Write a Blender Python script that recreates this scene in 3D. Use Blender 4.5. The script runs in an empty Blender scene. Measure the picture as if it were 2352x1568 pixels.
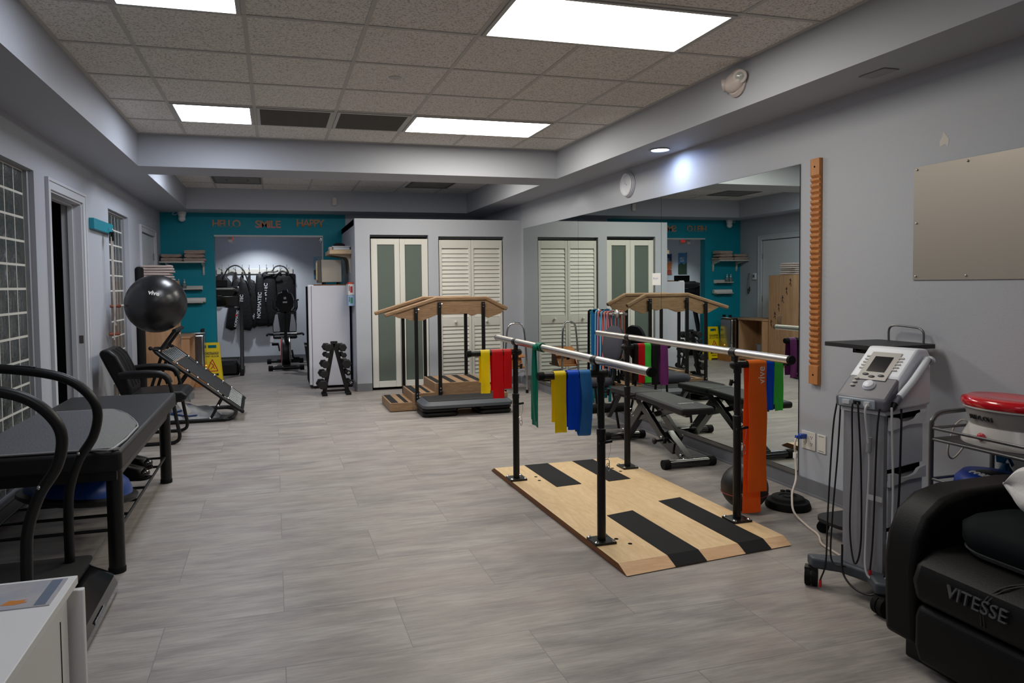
import bpy, bmesh, math, random
from mathutils import Matrix, Vector, Euler
random.seed(7)
S = bpy.context.scene
C = S.collection
PI = math.pi
V = Vector

# ------------------------------------------------------------------ camera, world, exposure
cam_d = bpy.data.cameras.new('Camera')
cam = bpy.data.objects.new('Camera', cam_d)
C.objects.link(cam)
FPX, YAW, PITCH, ROLL, CX, CY = 1605.0, 0.26948585, 0.041514478, -0.012174933, 1073.7504, 720.01859
_f = V((math.sin(YAW) * math.cos(PITCH), math.cos(YAW) * math.cos(PITCH), -math.sin(PITCH)))
_r = V((math.cos(YAW), -math.sin(YAW), 0))
_u = _r.cross(_f)
_r2 = math.cos(ROLL) * _r + math.sin(ROLL) * _u
_u2 = -math.sin(ROLL) * _r + math.cos(ROLL) * _u
_m = Matrix((_r2, _u2, -_f)).transposed().to_4x4()
_m.translation = V((0, 0, 1.35))
cam.matrix_world = _m
cam_d.sensor_width = 36.0
cam_d.lens = FPX / 2352 * 36
cam_d.shift_x = (1176 - CX) / 2352
cam_d.shift_y = (CY - 784) / 2352
cam_d.clip_start = 0.02
S.camera = cam
W = bpy.data.worlds.new('World')
S.world = W
W.use_nodes = True
W.node_tree.nodes['Background'].inputs[0].default_value = (0.02, 0.022, 0.026, 1)
W.node_tree.nodes['Background'].inputs[1].default_value = 0.3
S.view_settings.view_transform = 'Standard'
S.view_settings.look = 'None'
S.view_settings.gamma = 1
S.view_settings.use_curve_mapping = False
S.view_settings.exposure = -0.5
try:
    S.cycles.use_denoising = True
    S.cycles.max_bounces = 8
    S.cycles.diffuse_bounces = 5
    S.cycles.glossy_bounces = 4
    S.cycles.transmission_bounces = 4
    S.cycles.caustics_reflective = False
    S.cycles.caustics_refractive = False
    S.cycles.sample_clamp_indirect = 4
except Exception:
    pass
PANEL = 15.0      # emission of the ceiling light panels

# ------------------------------------------------------------------ helpers
def lin(c):
    return tuple(((x / 255 + 0.055) / 1.055) ** 2.4 if x > 10 else x / 255 / 12.92 for x in c)

MATS = {}
def mat(name, rgb, rough=0.5, metal=0.0, spec=0.5, emit=0, trans=0, alpha=1, noise=0, nscale=20, bump=0, bscale=200, coat=0, stretch=None, rgb2=None, sheen=0):
    """plain procedural material: a colour, an optional noise towards rgb2, an optional noise bump"""
    if name in MATS: return MATS[name]
    m = bpy.data.materials.new(name); m.use_nodes = True
    nt = m.node_tree; b = nt.nodes['Principled BSDF']
    L = nt.links.new
    col = lin(rgb) + (1,)
    b.inputs['Base Color'].default_value = col
    b.inputs['Roughness'].default_value = rough
    b.inputs['Metallic'].default_value = metal
    b.inputs['Specular IOR Level'].default_value = spec
    if coat: b.inputs['Coat Weight'].default_value = coat; b.inputs['Coat Roughness'].default_value = 0.08
    if sheen: b.inputs['Sheen Weight'].default_value = sheen
    if trans: b.inputs['Transmission Weight'].default_value = trans
    if alpha < 1: b.inputs['Alpha'].default_value = alpha
    if emit:
        b.inputs['Emission Color'].default_value = col
        b.inputs['Emission Strength'].default_value = emit
    if noise or bump:
        tc = nt.nodes.new('ShaderNodeTexCoord'); mp = nt.nodes.new('ShaderNodeMapping')
        L(tc.outputs['Object'], mp.inputs[0])
        if stretch: mp.inputs['Scale'].default_value = stretch
    if noise:
        n = nt.nodes.new('ShaderNodeTexNoise'); n.inputs['Scale'].default_value = nscale; n.inputs['Detail'].default_value = 6
        L(mp.outputs[0], n.inputs['Vector'])
        mx = nt.nodes.new('ShaderNodeMix'); mx.data_type = 'RGBA'
        r = nt.nodes.new('ShaderNodeMapRange'); r.inputs[1].default_value = 0.5 - 0.22; r.inputs[2].default_value = 0.5 + 0.22
        r.inputs[3].default_value = 0; r.inputs[4].default_value = noise
        L(n.outputs['Fac'], r.inputs[0]); L(r.outputs[0], mx.inputs[0])
        mx.inputs[6].default_value = col
        mx.inputs[7].default_value = lin(rgb2 or tuple(int(x * .7) for x in rgb)) + (1,)
        L(mx.outputs[2], b.inputs['Base Color'])
    if bump:
        n2 = nt.nodes.new('ShaderNodeTexNoise'); n2.inputs['Scale'].default_value = bscale; n2.inputs['Detail'].default_value = 3
        L(mp.outputs[0], n2.inputs['Vector'])
        bp = nt.nodes.new('ShaderNodeBump'); bp.inputs['Strength'].default_value = bump; bp.inputs['Distance'].default_value = 0.01
        L(n2.outputs['Fac'], bp.inputs['Height']); L(bp.outputs[0], b.inputs['Normal'])
    MATS[name] = m
    return m

class B:
    """collects shapes into one mesh"""
    def __init__(s): s.v = []; s.f = []; s.mi = []; s.sm = []; s.xf = None
    def add(s, vs, fs, m=0, smooth=False):
        o = len(s.v)
        if s.xf: vs = [s.xf @ V(v) for v in vs]
        s.v += [tuple(v) for v in vs]
        for f in fs: s.f.append([i + o for i in f]); s.mi.append(m); s.sm.append(smooth)
        return s
    def box(s, x0, x1, y0, y1, z0, z1, m=0):
        vs = [(x, y, z) for z in (z0, z1) for y in (y0, y1) for x in (x0, x1)]
        return s.add(vs, [(0, 2, 3, 1), (4, 5, 7, 6), (0, 1, 5, 4), (2, 6, 7, 3), (0, 4, 6, 2), (1, 3, 7, 5)], m)
    def obox(s, c, d, rot=(0, 0, 0), m=0):
        R = Euler(rot).to_matrix() if not isinstance(rot, Matrix) else rot
        vs = [V(c) + R @ V((x * d[0] / 2, y * d[1] / 2, z * d[2] / 2)) for z in (-1, 1) for y in (-1, 1) for x in (-1, 1)]
        return s.add(vs, [(0, 2, 3, 1), (4, 5, 7, 6), (0, 1, 5, 4), (2, 6, 7, 3), (0, 4, 6, 2), (1, 3, 7, 5)], m)
    def bar(s, p, q, w, h, m=0, up=(0, 0, 1)):
        """rectangular bar from p to q, w across, h along up"""
        p = V(p); q = V(q); d = (q - p).normalized(); a = d.cross(V(up))
        if a.length < 1e-4: a = d.cross(V((0, 1, 0)))
        a.normalize(); b = a.cross(d)
        vs = [e + a * i * w / 2 + b * j * h / 2 for e in (p, q) for i, j in ((-1, -1), (1, -1), (1, 1), (-1, 1))]
        return s.add(vs, [(3, 2, 1, 0), (4, 5, 6, 7)] + [(i, (i + 1) % 4, 4 + (i + 1) % 4, 4 + i) for i in range(4)], m)
    def cyl(s, p, q, r, r2=None, n=20, m=0, caps=True):
        p = V(p); q = V(q); r2 = r if r2 is None else r2
        d = (q - p).normalized(); a = d.orthogonal().normalized(); b = d.cross(a)
        vs = []
        for e, rr in ((p, r), (q, r2)):
            vs += [e + (a * math.cos(2 * PI * i / n) + b * math.sin(2 * PI * i / n)) * rr for i in range(n)]
        s.add(vs, [(i, (i + 1) % n, n + (i + 1) % n, n + i) for i in range(n)], m, True)
        if caps: s.add(vs[:n], [tuple(range(n))[::-1]], m); s.add(vs[n:], [tuple(range(n))], m)
        return s
    def lathe(s, prof, c=(0, 0, 0), n=32, m=0, R=None):
        vs = []
        for r, z in prof:
            for i in range(n):
                p = V((r * math.cos(2 * PI * i / n), r * math.sin(2 * PI * i / n), z))
                vs.append(V(c) + (R @ p if R else p))
        fs = []
        for k in range(len(prof) - 1):
            fs += [(k * n + i, k * n + (i + 1) % n, (k + 1) * n + (i + 1) % n, (k + 1) * n + i) for i in range(n)]
        s.add(vs, fs, m, True)
        if prof[0][0] > 1e-5: s.add(vs[:n], [tuple(range(n))[::-1]], m)
        if prof[-1][0] > 1e-5: s.add(vs[-n:], [tuple(range(n))], m)
        return s
    def tube(s, pts, r, n=10, closed=False, m=0, sub=6, flat=None):
        """round tube along a smoothed path; flat=(w,h,up) makes a strap instead"""
        P = smooth(pts, sub, closed)
        N = len(P); prev = None; vs = []
        for i, p in enumerate(P):
            if closed: t = P[(i + 1) % N] - P[i - 1]
            else: t = P[min(i + 1, N - 1)] - P[max(i - 1, 0)]
            t.normalize()
            if flat:
                a = t.cross(V(flat[2]))
                if a.length < 1e-3: a = prev or t.orthogonal()
                a = a.normalized()
            elif prev is None: a = t.orthogonal().normalized()
            else:
                a = prev - t * prev.dot(t)
                a = a.normalized() if a.length > 1e-6 else t.orthogonal().normalized()
            prev = a; b = t.cross(a)
            if flat: vs += [p + a * i2 * flat[0] / 2 + b * j * flat[1] / 2 for i2, j in ((-1, -1), (1, -1), (1, 1), (-1, 1))]
            else: vs += [p + (a * math.cos(2 * PI * k / n) + b * math.sin(2 * PI * k / n)) * r for k in range(n)]
        k = 4 if flat else n
        fs = []
        for i in range(N if closed else N - 1):
            j = (i + 1) % N
            fs += [(i * k + a, i * k + (a + 1) % k, j * k + (a + 1) % k, j * k + a) for a in range(k)]
        s.add(vs, fs, m, not flat)
        if not closed: s.add(vs[:k], [tuple(range(k))[::-1]], m); s.add(vs[-k:], [tuple(range(k))], m)
        return s
    def prism(s, poly, o, u, v, t, m=0):
        """polygon (2d) placed at o with axes u,v, thick t along u x v"""
        o = V(o); u = V(u).normalized(); v = V(v).normalized(); w = u.cross(v) * t
        n = len(poly)
        a = [o + u * x + v * y for x, y in poly]
        vs = a + [p + w for p in a]
        return s.add(vs, [tuple(range(n))[::-1], tuple(range(n, 2 * n))] + [(i, (i + 1) % n, n + (i + 1) % n, n + i) for i in range(n)], m)
    def ball(s, c, r, nu=24, nv=14, m=0, R=None):
        if not hasattr(r, '__len__'): r = (r, r, r)
        vs = []
        for j in range(nv + 1):
            a = PI * j / nv
            for i in range(nu):
                p = V((r[0] * math.sin(a) * math.cos(2 * PI * i / nu), r[1] * math.sin(a) * math.sin(2 * PI * i / nu), -r[2] * math.cos(a)))
                vs.append(V(c) + (R @ p if R else p))
        return s.add(vs, [(j * nu + i, j * nu + (i + 1) % nu, (j + 1) * nu + (i + 1) % nu, (j + 1) * nu + i) for j in range(nv) for i in range(nu)], m, True)
    def sheet(s, fn, nu, nv, t, m=0):
        """thin solid from a surface fn(u,v) with thickness t"""
        P = [[V(fn(i / nu, j / nv)) for j in range(nv + 1)] for i in range(nu + 1)]
        def nrm(i, j):
            a = P[min(i + 1, nu)][j] - P[max(i - 1, 0)][j]; b = P[i][min(j + 1, nv)] - P[i][max(j - 1, 0)]
            c = a.cross(b)
            return c.normalized() if c.length > 1e-9 else V((0, 0, 1))
        k = (nu + 1) * (nv + 1); ix = lambda i, j: i * (nv + 1) + j
        vs = [P[i][j] for i in range(nu + 1) for j in range(nv + 1)] + [P[i][j] + nrm(i, j) * t for i in range(nu + 1) for j in range(nv + 1)]
        fs = []
        for i in range(nu):
            for j in range(nv):
                q = (ix(i, j), ix(i + 1, j), ix(i + 1, j + 1), ix(i, j + 1))
                fs += [q[::-1], tuple(x + k for x in q)]
        for i in range(nu):
            for j in (0, nv): fs.append((ix(i, j), ix(i + 1, j), ix(i + 1, j) + k, ix(i, j) + k))
        for j in range(nv):
            for i in (0, nu): fs.append((ix(i, j), ix(i, j + 1), ix(i, j + 1) + k, ix(i, j) + k))
        return s.add(vs, fs, m, True)

def smooth(pts, sub=6, closed=False):
    P = [V(p) for p in pts]; n = len(P)
    if n < 3 or sub <= 1: return P
    out = []
    for i in range(n if closed else n - 1):
        p0 = P[i - 1] if (closed or i) else P[0] * 2 - P[1]
        p1 = P[i]; p2 = P[(i + 1) % n]
        p3 = P[(i + 2) % n] if (closed or i + 2 < n) else P[-1] * 2 - P[-2]
        for k in range(sub):
            t = k / sub
            out.append(0.5 * ((2 * p1) + (p2 - p0) * t + (2 * p0 - 5 * p1 + 4 * p2 - p3) * t * t + (3 * p1 - p0 - 3 * p2 + p3) * t ** 3))
    if not closed: out.append(P[-1])
    return out

WORLD = {}     # things whose parts are given in world coordinates
def obj(name, b, m, parent=None, bevel=0, seg=2, label=None, kind=None, angle=35, subd=0):
    me = bpy.data.meshes.new(name)
    me.from_pydata(b.v, [], b.f)
    ms = m if isinstance(m, (list, tuple)) else [m]
    for x in ms: me.materials.append(x)
    for p, mi, sm in zip(me.polygons, b.mi, b.sm): p.material_index = mi; p.use_smooth = sm
    bm = bmesh.new(); bm.from_mesh(me); bmesh.ops.recalc_face_normals(bm, faces=bm.faces); bm.to_mesh(me); bm.free()
    o = bpy.data.objects.new(name, me); C.objects.link(o)
    if bevel or subd:
        for p in me.polygons: p.use_smooth = True
    me.set_sharp_from_angle(angle=math.radians(angle))
    if bevel:
        md = o.modifiers.new('Bevel', 'BEVEL'); md.width = bevel; md.segments = seg; md.limit_method = 'ANGLE'; md.angle_limit = math.radians(40)
    if subd:
        md = o.modifiers.new('Subsurf', 'SUBSURF'); md.levels = subd; md.render_levels = subd
    if parent:
        o.parent = parent
        if parent.name in WORLD: o.matrix_basis = WORLD[parent.name]
    if label: o['label'] = label
    if kind: o['kind'] = kind
    return o

def tag(o, label, cat, group=None):
    o['label'] = label; o['category'] = cat
    if group: o['group'] = group
    return o

def thing(name, label, cat, loc=(0, 0, 0), rz=0, group=None, world=False, rot=None):
    o = bpy.data.objects.new(name, None); C.objects.link(o)
    o.location = loc; o.rotation_euler = rot or (0, 0, rz); o.empty_display_size = 0.1
    if world: WORLD[o.name] = (Matrix.Translation(loc) @ Euler(rot or (0, 0, rz)).to_matrix().to_4x4()).inverted()
    return tag(o, label, cat, group)

def struct(name, b, m, parent=None, bevel=0, kind='structure', label=None):
    o = obj(name, b, m, parent, bevel)
    if not parent: o['kind'] = kind
    return o

def text(s, size, o, u, v, m, parent, name='lettering', ext=0.001, align='CENTER', xs=1.0, bold=0):
    """lettering as a mesh part; o centre of the line, u reading direction, v up"""
    cu = bpy.data.curves.new('t', 'FONT'); cu.body = s; cu.size = size; cu.extrude = ext; cu.align_x = align; cu.align_y = 'CENTER'
    cu.resolution_u = 3; cu.offset = bold
    to = bpy.data.objects.new('t', cu); C.objects.link(to)
    dg = bpy.context.evaluated_depsgraph_get()
    me = bpy.data.meshes.new_from_object(to.evaluated_get(dg))
    u = V(u).normalized(); v = V(v).normalized(); v = (v - u * v.dot(u)).normalized(); w = u.cross(v)
    M = Matrix((u * xs, v, w)).transposed().to_4x4(); M.translation = V(o)
    me.transform(M)
    bpy.data.objects.remove(to); bpy.data.curves.remove(cu)
    me.materials.clear(); me.materials.append(m)
    ob = bpy.data.objects.new(name, me); C.objects.link(ob)
    if parent:
        ob.parent = parent
        if parent.name in WORLD: ob.matrix_basis = WORLD[parent.name]
    return ob

def dup(root, loc, rz=None, label=None, group=None):
    r = root.copy(); C.objects.link(r); r.location = loc
    if rz is not None: r.rotation_euler = (0, 0, rz)
    if label: r['label'] = label
    if group: r['group'] = group
    for ch in list(root.children):
        c = ch.copy(); C.objects.link(c); c.parent = r
        for g in list(ch.children):
            d = g.copy(); C.objects.link(d); d.parent = c
    return r

# ------------------------------------------------------------------ materials
def node_mat(name, rough=0.5, spec=0.5):
    m = bpy.data.materials.new(name); m.use_nodes = True
    b = m.node_tree.nodes['Principled BSDF']; b.inputs['Roughness'].default_value = rough; b.inputs['Specular IOR Level'].default_value = spec
    MATS[name] = m
    return m, m.node_tree, b, m.node_tree.nodes.new, m.node_tree.links.new

def floor_material():
    m, nt, b, N, L = node_mat('vinyl plank floor', 0.42, 0.4)
    tc = N('ShaderNodeTexCoord')
    br = N('ShaderNodeTexBrick'); mp = N('ShaderNodeMapping'); L(tc.outputs['Object'], mp.inputs[0])
    mp.inputs['Location'].default_value = (-0.01, -2.52 + 0.4385 * 4, 0)
    L(mp.outputs[0], br.inputs['Vector'])
    br.inputs['Scale'].default_value = 1; br.inputs['Brick Width'].default_value = 0.92; br.inputs['Row Height'].default_value = 0.4385
    br.inputs['Mortar Size'].default_value = 0.0016; br.inputs['Mortar Smooth'].default_value = 0.2; br.offset = 0.5
    br.inputs['Color1'].default_value = (0, 0, 0, 1); br.inputs['Color2'].default_value = (1, 1, 1, 1); br.inputs['Mortar'].default_value = (0.5, 0.5, 0.5, 1)
    # plank number shifts the grain so that it breaks at the joints
    sh = N('ShaderNodeVectorMath'); sh.operation = 'MULTIPLY_ADD'
    L(br.outputs['Color'], sh.inputs[0]); sh.inputs[1].default_value = (9.1, 5.3, 3); L(tc.outputs['Object'], sh.inputs[2])
    def noise(sc, stretch, det, dis=0):
        p = N('ShaderNodeMapping'); p.inputs['Scale'].default_value = stretch; L(sh.outputs[0], p.inputs[0])
        n = N('ShaderNodeTexNoise'); n.inputs['Scale'].default_value = sc; n.inputs['Detail'].default_value = det; n.inputs['Distortion'].default_value = dis
        n.inputs['Roughness'].default_value = 0.6
        L(p.outputs[0], n.inputs['Vector']); return n
    n1 = noise(2.6, (1, 4.2, 1), 8, 0.15); n2 = noise(7, (1, 16, 1), 9); n3 = noise(1.3, (1, 2, 1), 3); n4 = noise(1.1, (1.3, 3.5, 1), 4, 0.2)
    r1 = N('ShaderNodeValToRGB'); cr = r1.color_ramp
    cr.elements[0].position = 0.22; cr.elements[0].color = lin((126, 121, 119)) + (1,)
    cr.elements[1].position = 0.8; cr.elements[1].color = lin((186, 180, 174)) + (1,)
    e = cr.elements.new(0.42); e.color = lin((154, 147, 143)) + (1,)
    e = cr.elements.new(0.55); e.color = lin((168, 161, 155)) + (1,)
    L(n1.outputs['Fac'], r1.inputs[0])
    mx = N('ShaderNodeMix'); mx.data_type = 'RGBA'; mx.blend_type = 'OVERLAY'; mx.inputs[0].default_value = 0.45
    L(r1.outputs[0], mx.inputs[6]); g = N('ShaderNodeMapRange'); g.inputs[1].default_value = 0.3; g.inputs[2].default_value = 0.7; g.inputs[3].default_value = 0.3; g.inputs[4].default_value = 0.7
    L(n2.outputs['Fac'], g.inputs[0]); L(g.outputs[0], mx.inputs[7])
    mx2 = N('ShaderNodeMix'); mx2.data_type = 'RGBA'; mx2.inputs[7].default_value = lin((162, 147, 137)) + (1,)
    h = N('ShaderNodeMapRange'); h.inputs[1].default_value = 0.45; h.inputs[2].default_value = 0.75; h.inputs[4].default_value = 0.45; L(n4.outputs['Fac'], h.inputs[0])
    L(h.outputs[0], mx2.inputs[0]); L(mx.outputs[2], mx2.inputs[6])
    mx3 = N('ShaderNodeMix'); mx3.data_type = 'RGBA'; mx3.inputs[7].default_value = lin((128, 124, 122)) + (1,)
    L(br.outputs['Fac'], mx3.inputs[0]); L(mx2.outputs[2], mx3.inputs[6])
    mx4 = N('ShaderNodeMix'); mx4.data_type = 'RGBA'; mx4.blend_type = 'MULTIPLY'; mx4.inputs[0].default_value = 0.25
    L(mx3.outputs[2], mx4.inputs[6]); L(n3.outputs['Fac'], mx4.inputs[7])
    L(mx4.outputs[2], b.inputs['Base Color'])
    bp = N('ShaderNodeBump'); bp.inputs['Strength'].default_value = 0.12; bp.inputs['Distance'].default_value = 0.004
    L(n2.outputs['Fac'], bp.inputs['Height']); L(bp.outputs[0], b.inputs['Normal'])
    return m

def ceiling_material():
    m, nt, b, N, L = node_mat('acoustic ceiling tile', 0.95, 0.1)
    tc = N('ShaderNodeTexCoord'); v = N('ShaderNodeTexNoise'); v.inputs['Scale'].default_value = 95; v.inputs['Detail'].default_value = 4; v.inputs['Roughness'].default_value = 0.7
    L(tc.outputs['Object'], v.inputs['Vector'])
    r = N('ShaderNodeValToRGB'); r.color_ramp.elements[0].position = 0.36; r.color_ramp.elements[0].color = lin((170, 166, 160)) + (1,)
    r.color_ramp.elements[1].position = 0.5; r.color_ramp.elements[1].color = lin((242, 239, 234)) + (1,)
    L(v.outputs['Fac'], r.inputs[0]); L(r.outputs[0], b.inputs['Base Color'])
    bp = N('ShaderNodeBump'); bp.inputs['Strength'].default_value = 0.5; bp.inputs['Distance'].default_value = 0.006; L(v.outputs['Fac'], bp.inputs['Height']); L(bp.outputs[0], b.inputs['Normal'])
    return m

def wood(name, c1, c2, scale=(1, 14, 14), rough=0.5, sc=3.0, dis=1.2):
    if name in MATS: return MATS[name]
    m, nt, b, N, L = node_mat(name, rough, 0.35)
    tc = N('ShaderNodeTexCoord'); mp = N('ShaderNodeMapping'); mp.inputs['Scale'].default_value = scale
    L(tc.outputs['Object'], mp.inputs[0])
    n = N('ShaderNodeTexNoise'); n.inputs['Scale'].default_value = sc; n.inputs['Detail'].default_value = 7; n.inputs['Distortion'].default_value = dis; n.inputs['Roughness'].default_value = 0.62
    L(mp.outputs[0], n.inputs['Vector'])
    r = N('ShaderNodeValToRGB'); r.color_ramp.elements[0].position = 0.3; r.color_ramp.elements[1].position = 0.7
    r.color_ramp.elements[0].color = lin(c2) + (1,); r.color_ramp.elements[1].color = lin(c1) + (1,)
    L(n.outputs['Fac'], r.inputs[0]); L(r.outputs[0], b.inputs['Base Color'])
    return m

FLOOR = floor_material(); CEIL = ceiling_material()
WALL = mat('grey blue wall paint', (176, 179, 187), 0.55, spec=0.3, bump=0.08, bscale=160)
TEAL = mat('teal wall paint', (6, 140, 160), 0.5, spec=0.3, bump=0.08, bscale=160)
NOOKW = mat('pale nook paint', (205, 209, 216), 0.6, spec=0.25)
TRIM = mat('painted trim', (196, 198, 203), 0.45, spec=0.4)
WHITE = mat('white satin paint', (214, 212, 204), 0.45)
WHITEP = mat('white plastic', (222, 222, 224), 0.35)
BASE = mat('grey vinyl baseboard', (112, 113, 118), 0.5)
DARK = mat('dark void', (12, 12, 13), 0.9, spec=0.1)
BLK = mat('black powder coat', (12, 12, 13), 0.4, spec=0.4)
BLKP = mat('black plastic', (12, 12, 13), 0.45, spec=0.4)
BLKG = mat('gloss black plastic', (12, 12, 13), 0.12, coat=0.5)
RUB = mat('black rubber', (13, 13, 14), 0.8, spec=0.25)
LEATH = mat('black leather', (15, 14, 15), 0.42, spec=0.35, bump=0.12, bscale=260)
VINYL = mat('dark grey vinyl upholstery', (27, 26, 27), 0.5, spec=0.35, bump=0.1, bscale=300)
GRIP = mat('black grip tape', (28, 28, 30), 0.85, spec=0.3, bump=0.3, bscale=900)
CHROME = mat('chrome', (205, 206, 210), 0.12, 1.0)
STEEL = mat('brushed stainless steel', (205, 200, 195), 0.34, 1.0)
ALU = mat('dull aluminium', (150, 148, 146), 0.42, 1.0)
GREYM = mat('grey powder coated steel', (112, 112, 114), 0.35, 0.6)
CARDIN = mat('paper white', (228, 226, 222), 0.7)
OAK = wood('oak laminate stair wood', (168, 136, 104), (122, 94, 68), (3, 40, 40), 0.55, 2.0)
MAPLE = wood('birch plywood', (238, 208, 164), (218, 184, 136), (14, 3, 10), 0.4, 1.6, 2.0)
MAPLE2 = wood('maple ramp wood', (236, 200, 162), (216, 170, 128), (2, 16, 10), 0.42, 2.2, 1.5)
PLYEDGE = wood('plywood edge', (142, 92, 52), (104, 62, 34), (2, 2, 60), 0.6, 2)
BEECH = wood('beech laminate', (188, 148, 112), (164, 124, 90), (10, 10, 1.2), 0.5, 2.0)
CHERRY = wood('honey wood', (198, 136, 82), (164, 104, 56), (10, 10, 1.5), 0.45, 2.5)
PINE = wood('pale pine', (222, 196, 160), (200, 170, 132), (2, 20, 20), 0.5, 2)
TOWELC = mat('beige terry towel', (196, 172, 160), 0.95, spec=0.1, bump=0.6, bscale=420, noise=0.5, nscale=30, rgb2=(168, 142, 130), sheen=0.3)
TOWELW = mat('pale pink towel', (222, 202, 194), 0.95, spec=0.1, bump=0.6, bscale=420, noise=0.4, nscale=30, rgb2=(196, 172, 162), sheen=0.3)

def latex(name, rgb):
    """thin rubber sheet: glossy, lets some light through"""
    key = 'latex ' + name
    if key in MATS: return MATS[key]
    m = mat(key, rgb, .42, spec=.4, bump=.05, bscale=90, noise=.2, nscale=8)
    nt = m.node_tree; b = nt.nodes['Principled BSDF']; out = nt.nodes['Material Output']
    tr = nt.nodes.new('ShaderNodeBsdfTranslucent'); tr.inputs[0].default_value = lin(rgb) + (1,)
    mx = nt.nodes.new('ShaderNodeMixShader'); mx.inputs[0].default_value = .38
    nt.links.new(b.outputs[0], mx.inputs[1]); nt.links.new(tr.outputs[0], mx.inputs[2]); nt.links.new(mx.outputs[0], out.inputs[0])
    return m
# ------------------------------------------------------------------ the room
XL, XR, HC, HS, YB, Y0 = -1.53, 3.235, 2.71, 2.422, 10.69, -2.6
BF, BB, SF = 6.70, 7.18, 10.18      # beam front/back, far soffit
struct('floor', B().box(-3.2, 3.6, Y0, 13.3, -0.06, 0), FLOOR)
GX = [-0.723 + 0.6096 * k for k in range(6)]
GY = [6.154 - 0.6096 * k for k in range(15)]
b = B().box(-1.2, 2.9, Y0, BF + .02, HC, HC + .1); b.box(-1.2, 2.9, BB - .02, SF + .05, HC, HC + .1)
struct('ceiling', b, CEIL)
b = B()
for x in GX: b.box(x - .012, x + .012, Y0, BF, HC - .004, HC); b.box(x - .012, x + .012, BB, SF, HC - .004, HC)
for y in GY: b.box(-1.12, 2.82, y - .012, y + .012, HC - .005, HC)
for y in (9.66, 9.05, 8.44, 7.83): b.box(-1.14, 2.85, y - .012, y + .012, HC - .005, HC)
b.box(-1.12, -1.10, Y0, BF, HC - .006, HC); b.box(2.80, 2.82, Y0, BF, HC - .006, HC); b.box(-1.1, 2.8, BF - .02, BF, HC - .006, HC)
struct('trim_1', b, mat('white ceiling grid', (196, 194, 190), .6))
struct('ceiling_soffit_left', B().box(XL - .1, -1.12, Y0, SF, HS, HC + .1), WALL)
struct('ceiling_soffit_right', B().box(2.82, XR + .1, Y0, SF, HS, HC + .1), WALL)
struct('ceiling_beam', B().box(-1.12, 2.82, BF, BB, HS, HC + .1), WALL)
struct('ceiling_soffit_back', B().box(XL - .1, XR + .1, SF, YB + .1, HS, HC + .1), WALL)
# left wall: boxes round its openings
def wall_boxes(b, lo, hi, ops, zt, along, a0, a1):
    """ops: (u0,u1,z0,z1) openings; along 'y' or 'x'"""
    def bx(u0, u1, z0, z1):
        if u1 - u0 < 1e-4 or z1 - z0 < 1e-4: return
        if along == 'y': b.box(a0, a1, u0, u1, z0, z1)
        else: b.box(u0, u1, a0, a1, z0, z1)
    u = lo
    for o in sorted(ops):
        bx(u, o[0], 0, zt); bx(o[0], o[1], 0, o[2]); bx(o[0], o[1], o[3], zt); u = o[1]
    bx(u, hi, 0, zt)
WIN1 = (1.75, 5.30, .115, 2.145); DOOR1 = (5.61, 6.485, 0, 2.065); WIN2 = (7.47, 8.435, .115, 2.13); DOOR2 = (9.17, 10.12, 0, 2.04)
b = B(); wall_boxes(b, Y0, YB + .1, [WIN1, DOOR1, WIN2, DOOR2], HS + .05, 'y', XL - .14, XL)
struct('wall_left', b, WALL)
b = B().box(XR, XR + .12, Y0, YB + .1, 0, HS + .05)
wr = struct('wall_right', b, WALL)
chip = B().prism([(0, 0), (.03, .01), (.045, -.005), (.05, .03), (.03, .06), (.02, .075), (.012, .045), (0, .03)], (XR - .0005, 2.775, 2.01), (0, -1, 0), (0, 0, 1), .0004)
obj('bare_plaster_chip', chip, mat('bare plaster', (206, 200, 194), .9), wr)
struct('wall_front', B().box(XL - .2, XR + .2, Y0 - .1, Y0, 0, HC + .1), WALL)
b = B(); wall_boxes(b, XL - .1, 1.06, [(-.815, .722, 0, 2.108)], HS + .05, 'x', YB, YB + .14)
struct('wall_back', b, TEAL)
struct('wall_back_right', B().box(1.06, XR, YB, YB + .14, 0, HS + .05), WALL)
# nook behind the opening
b = B().box(-1.36, 1.36, 13.02, 13.14, 0, 2.5); b.box(-1.42, -1.30, YB + .14, 13.1, 0, 2.5); b.box(1.30, 1.42, YB + .14, 13.1, 0, 2.5)
b.box(-1.36, -.82, YB + .14, YB + .16, 0, 2.5); b.box(.727, 1.36, YB + .14, YB + .16, 0, 2.5); b.box(-.83, .73, YB + .14, YB + .16, 2.112, 2.5)
struct('wall_nook', b, NOOKW)
struct('ceiling_nook', B().box(-1.42, 1.42, YB + .1, 13.14, 2.46, 2.56), WHITE)
b = B().box(-.815, .722, YB - .004, YB + .16, 2.086, 2.108); b.box(.712, .722, YB - .004, YB + .16, 0, 2.09)
struct('trim_2', b, mat('white corner bead', (200, 202, 204), .5))
# closet block
CT = 2.205; CY0 = 8.94
D3 = (1.19, 1.95, 0, 2.0); D4 = (2.085, 2.985, 0, 1.985)
b = B(); wall_boxes(b, 1.0, XR, [D3, D4], CT, 'x', CY0, CY0 + .1)
b.box(1.0, 1.1, CY0 + .1, YB, 0, CT); b.box(1.0, XR, CY0 + .1, YB, CT - .08, CT)
struct('wall_closet', b, WALL)
struct('closet_dark_sheet', B().box(1.1, XR, CY0 + .35, CY0 + .37, 0, CT - .08), DARK)  # near-black sheet stands in for the shade inside the closet
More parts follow.
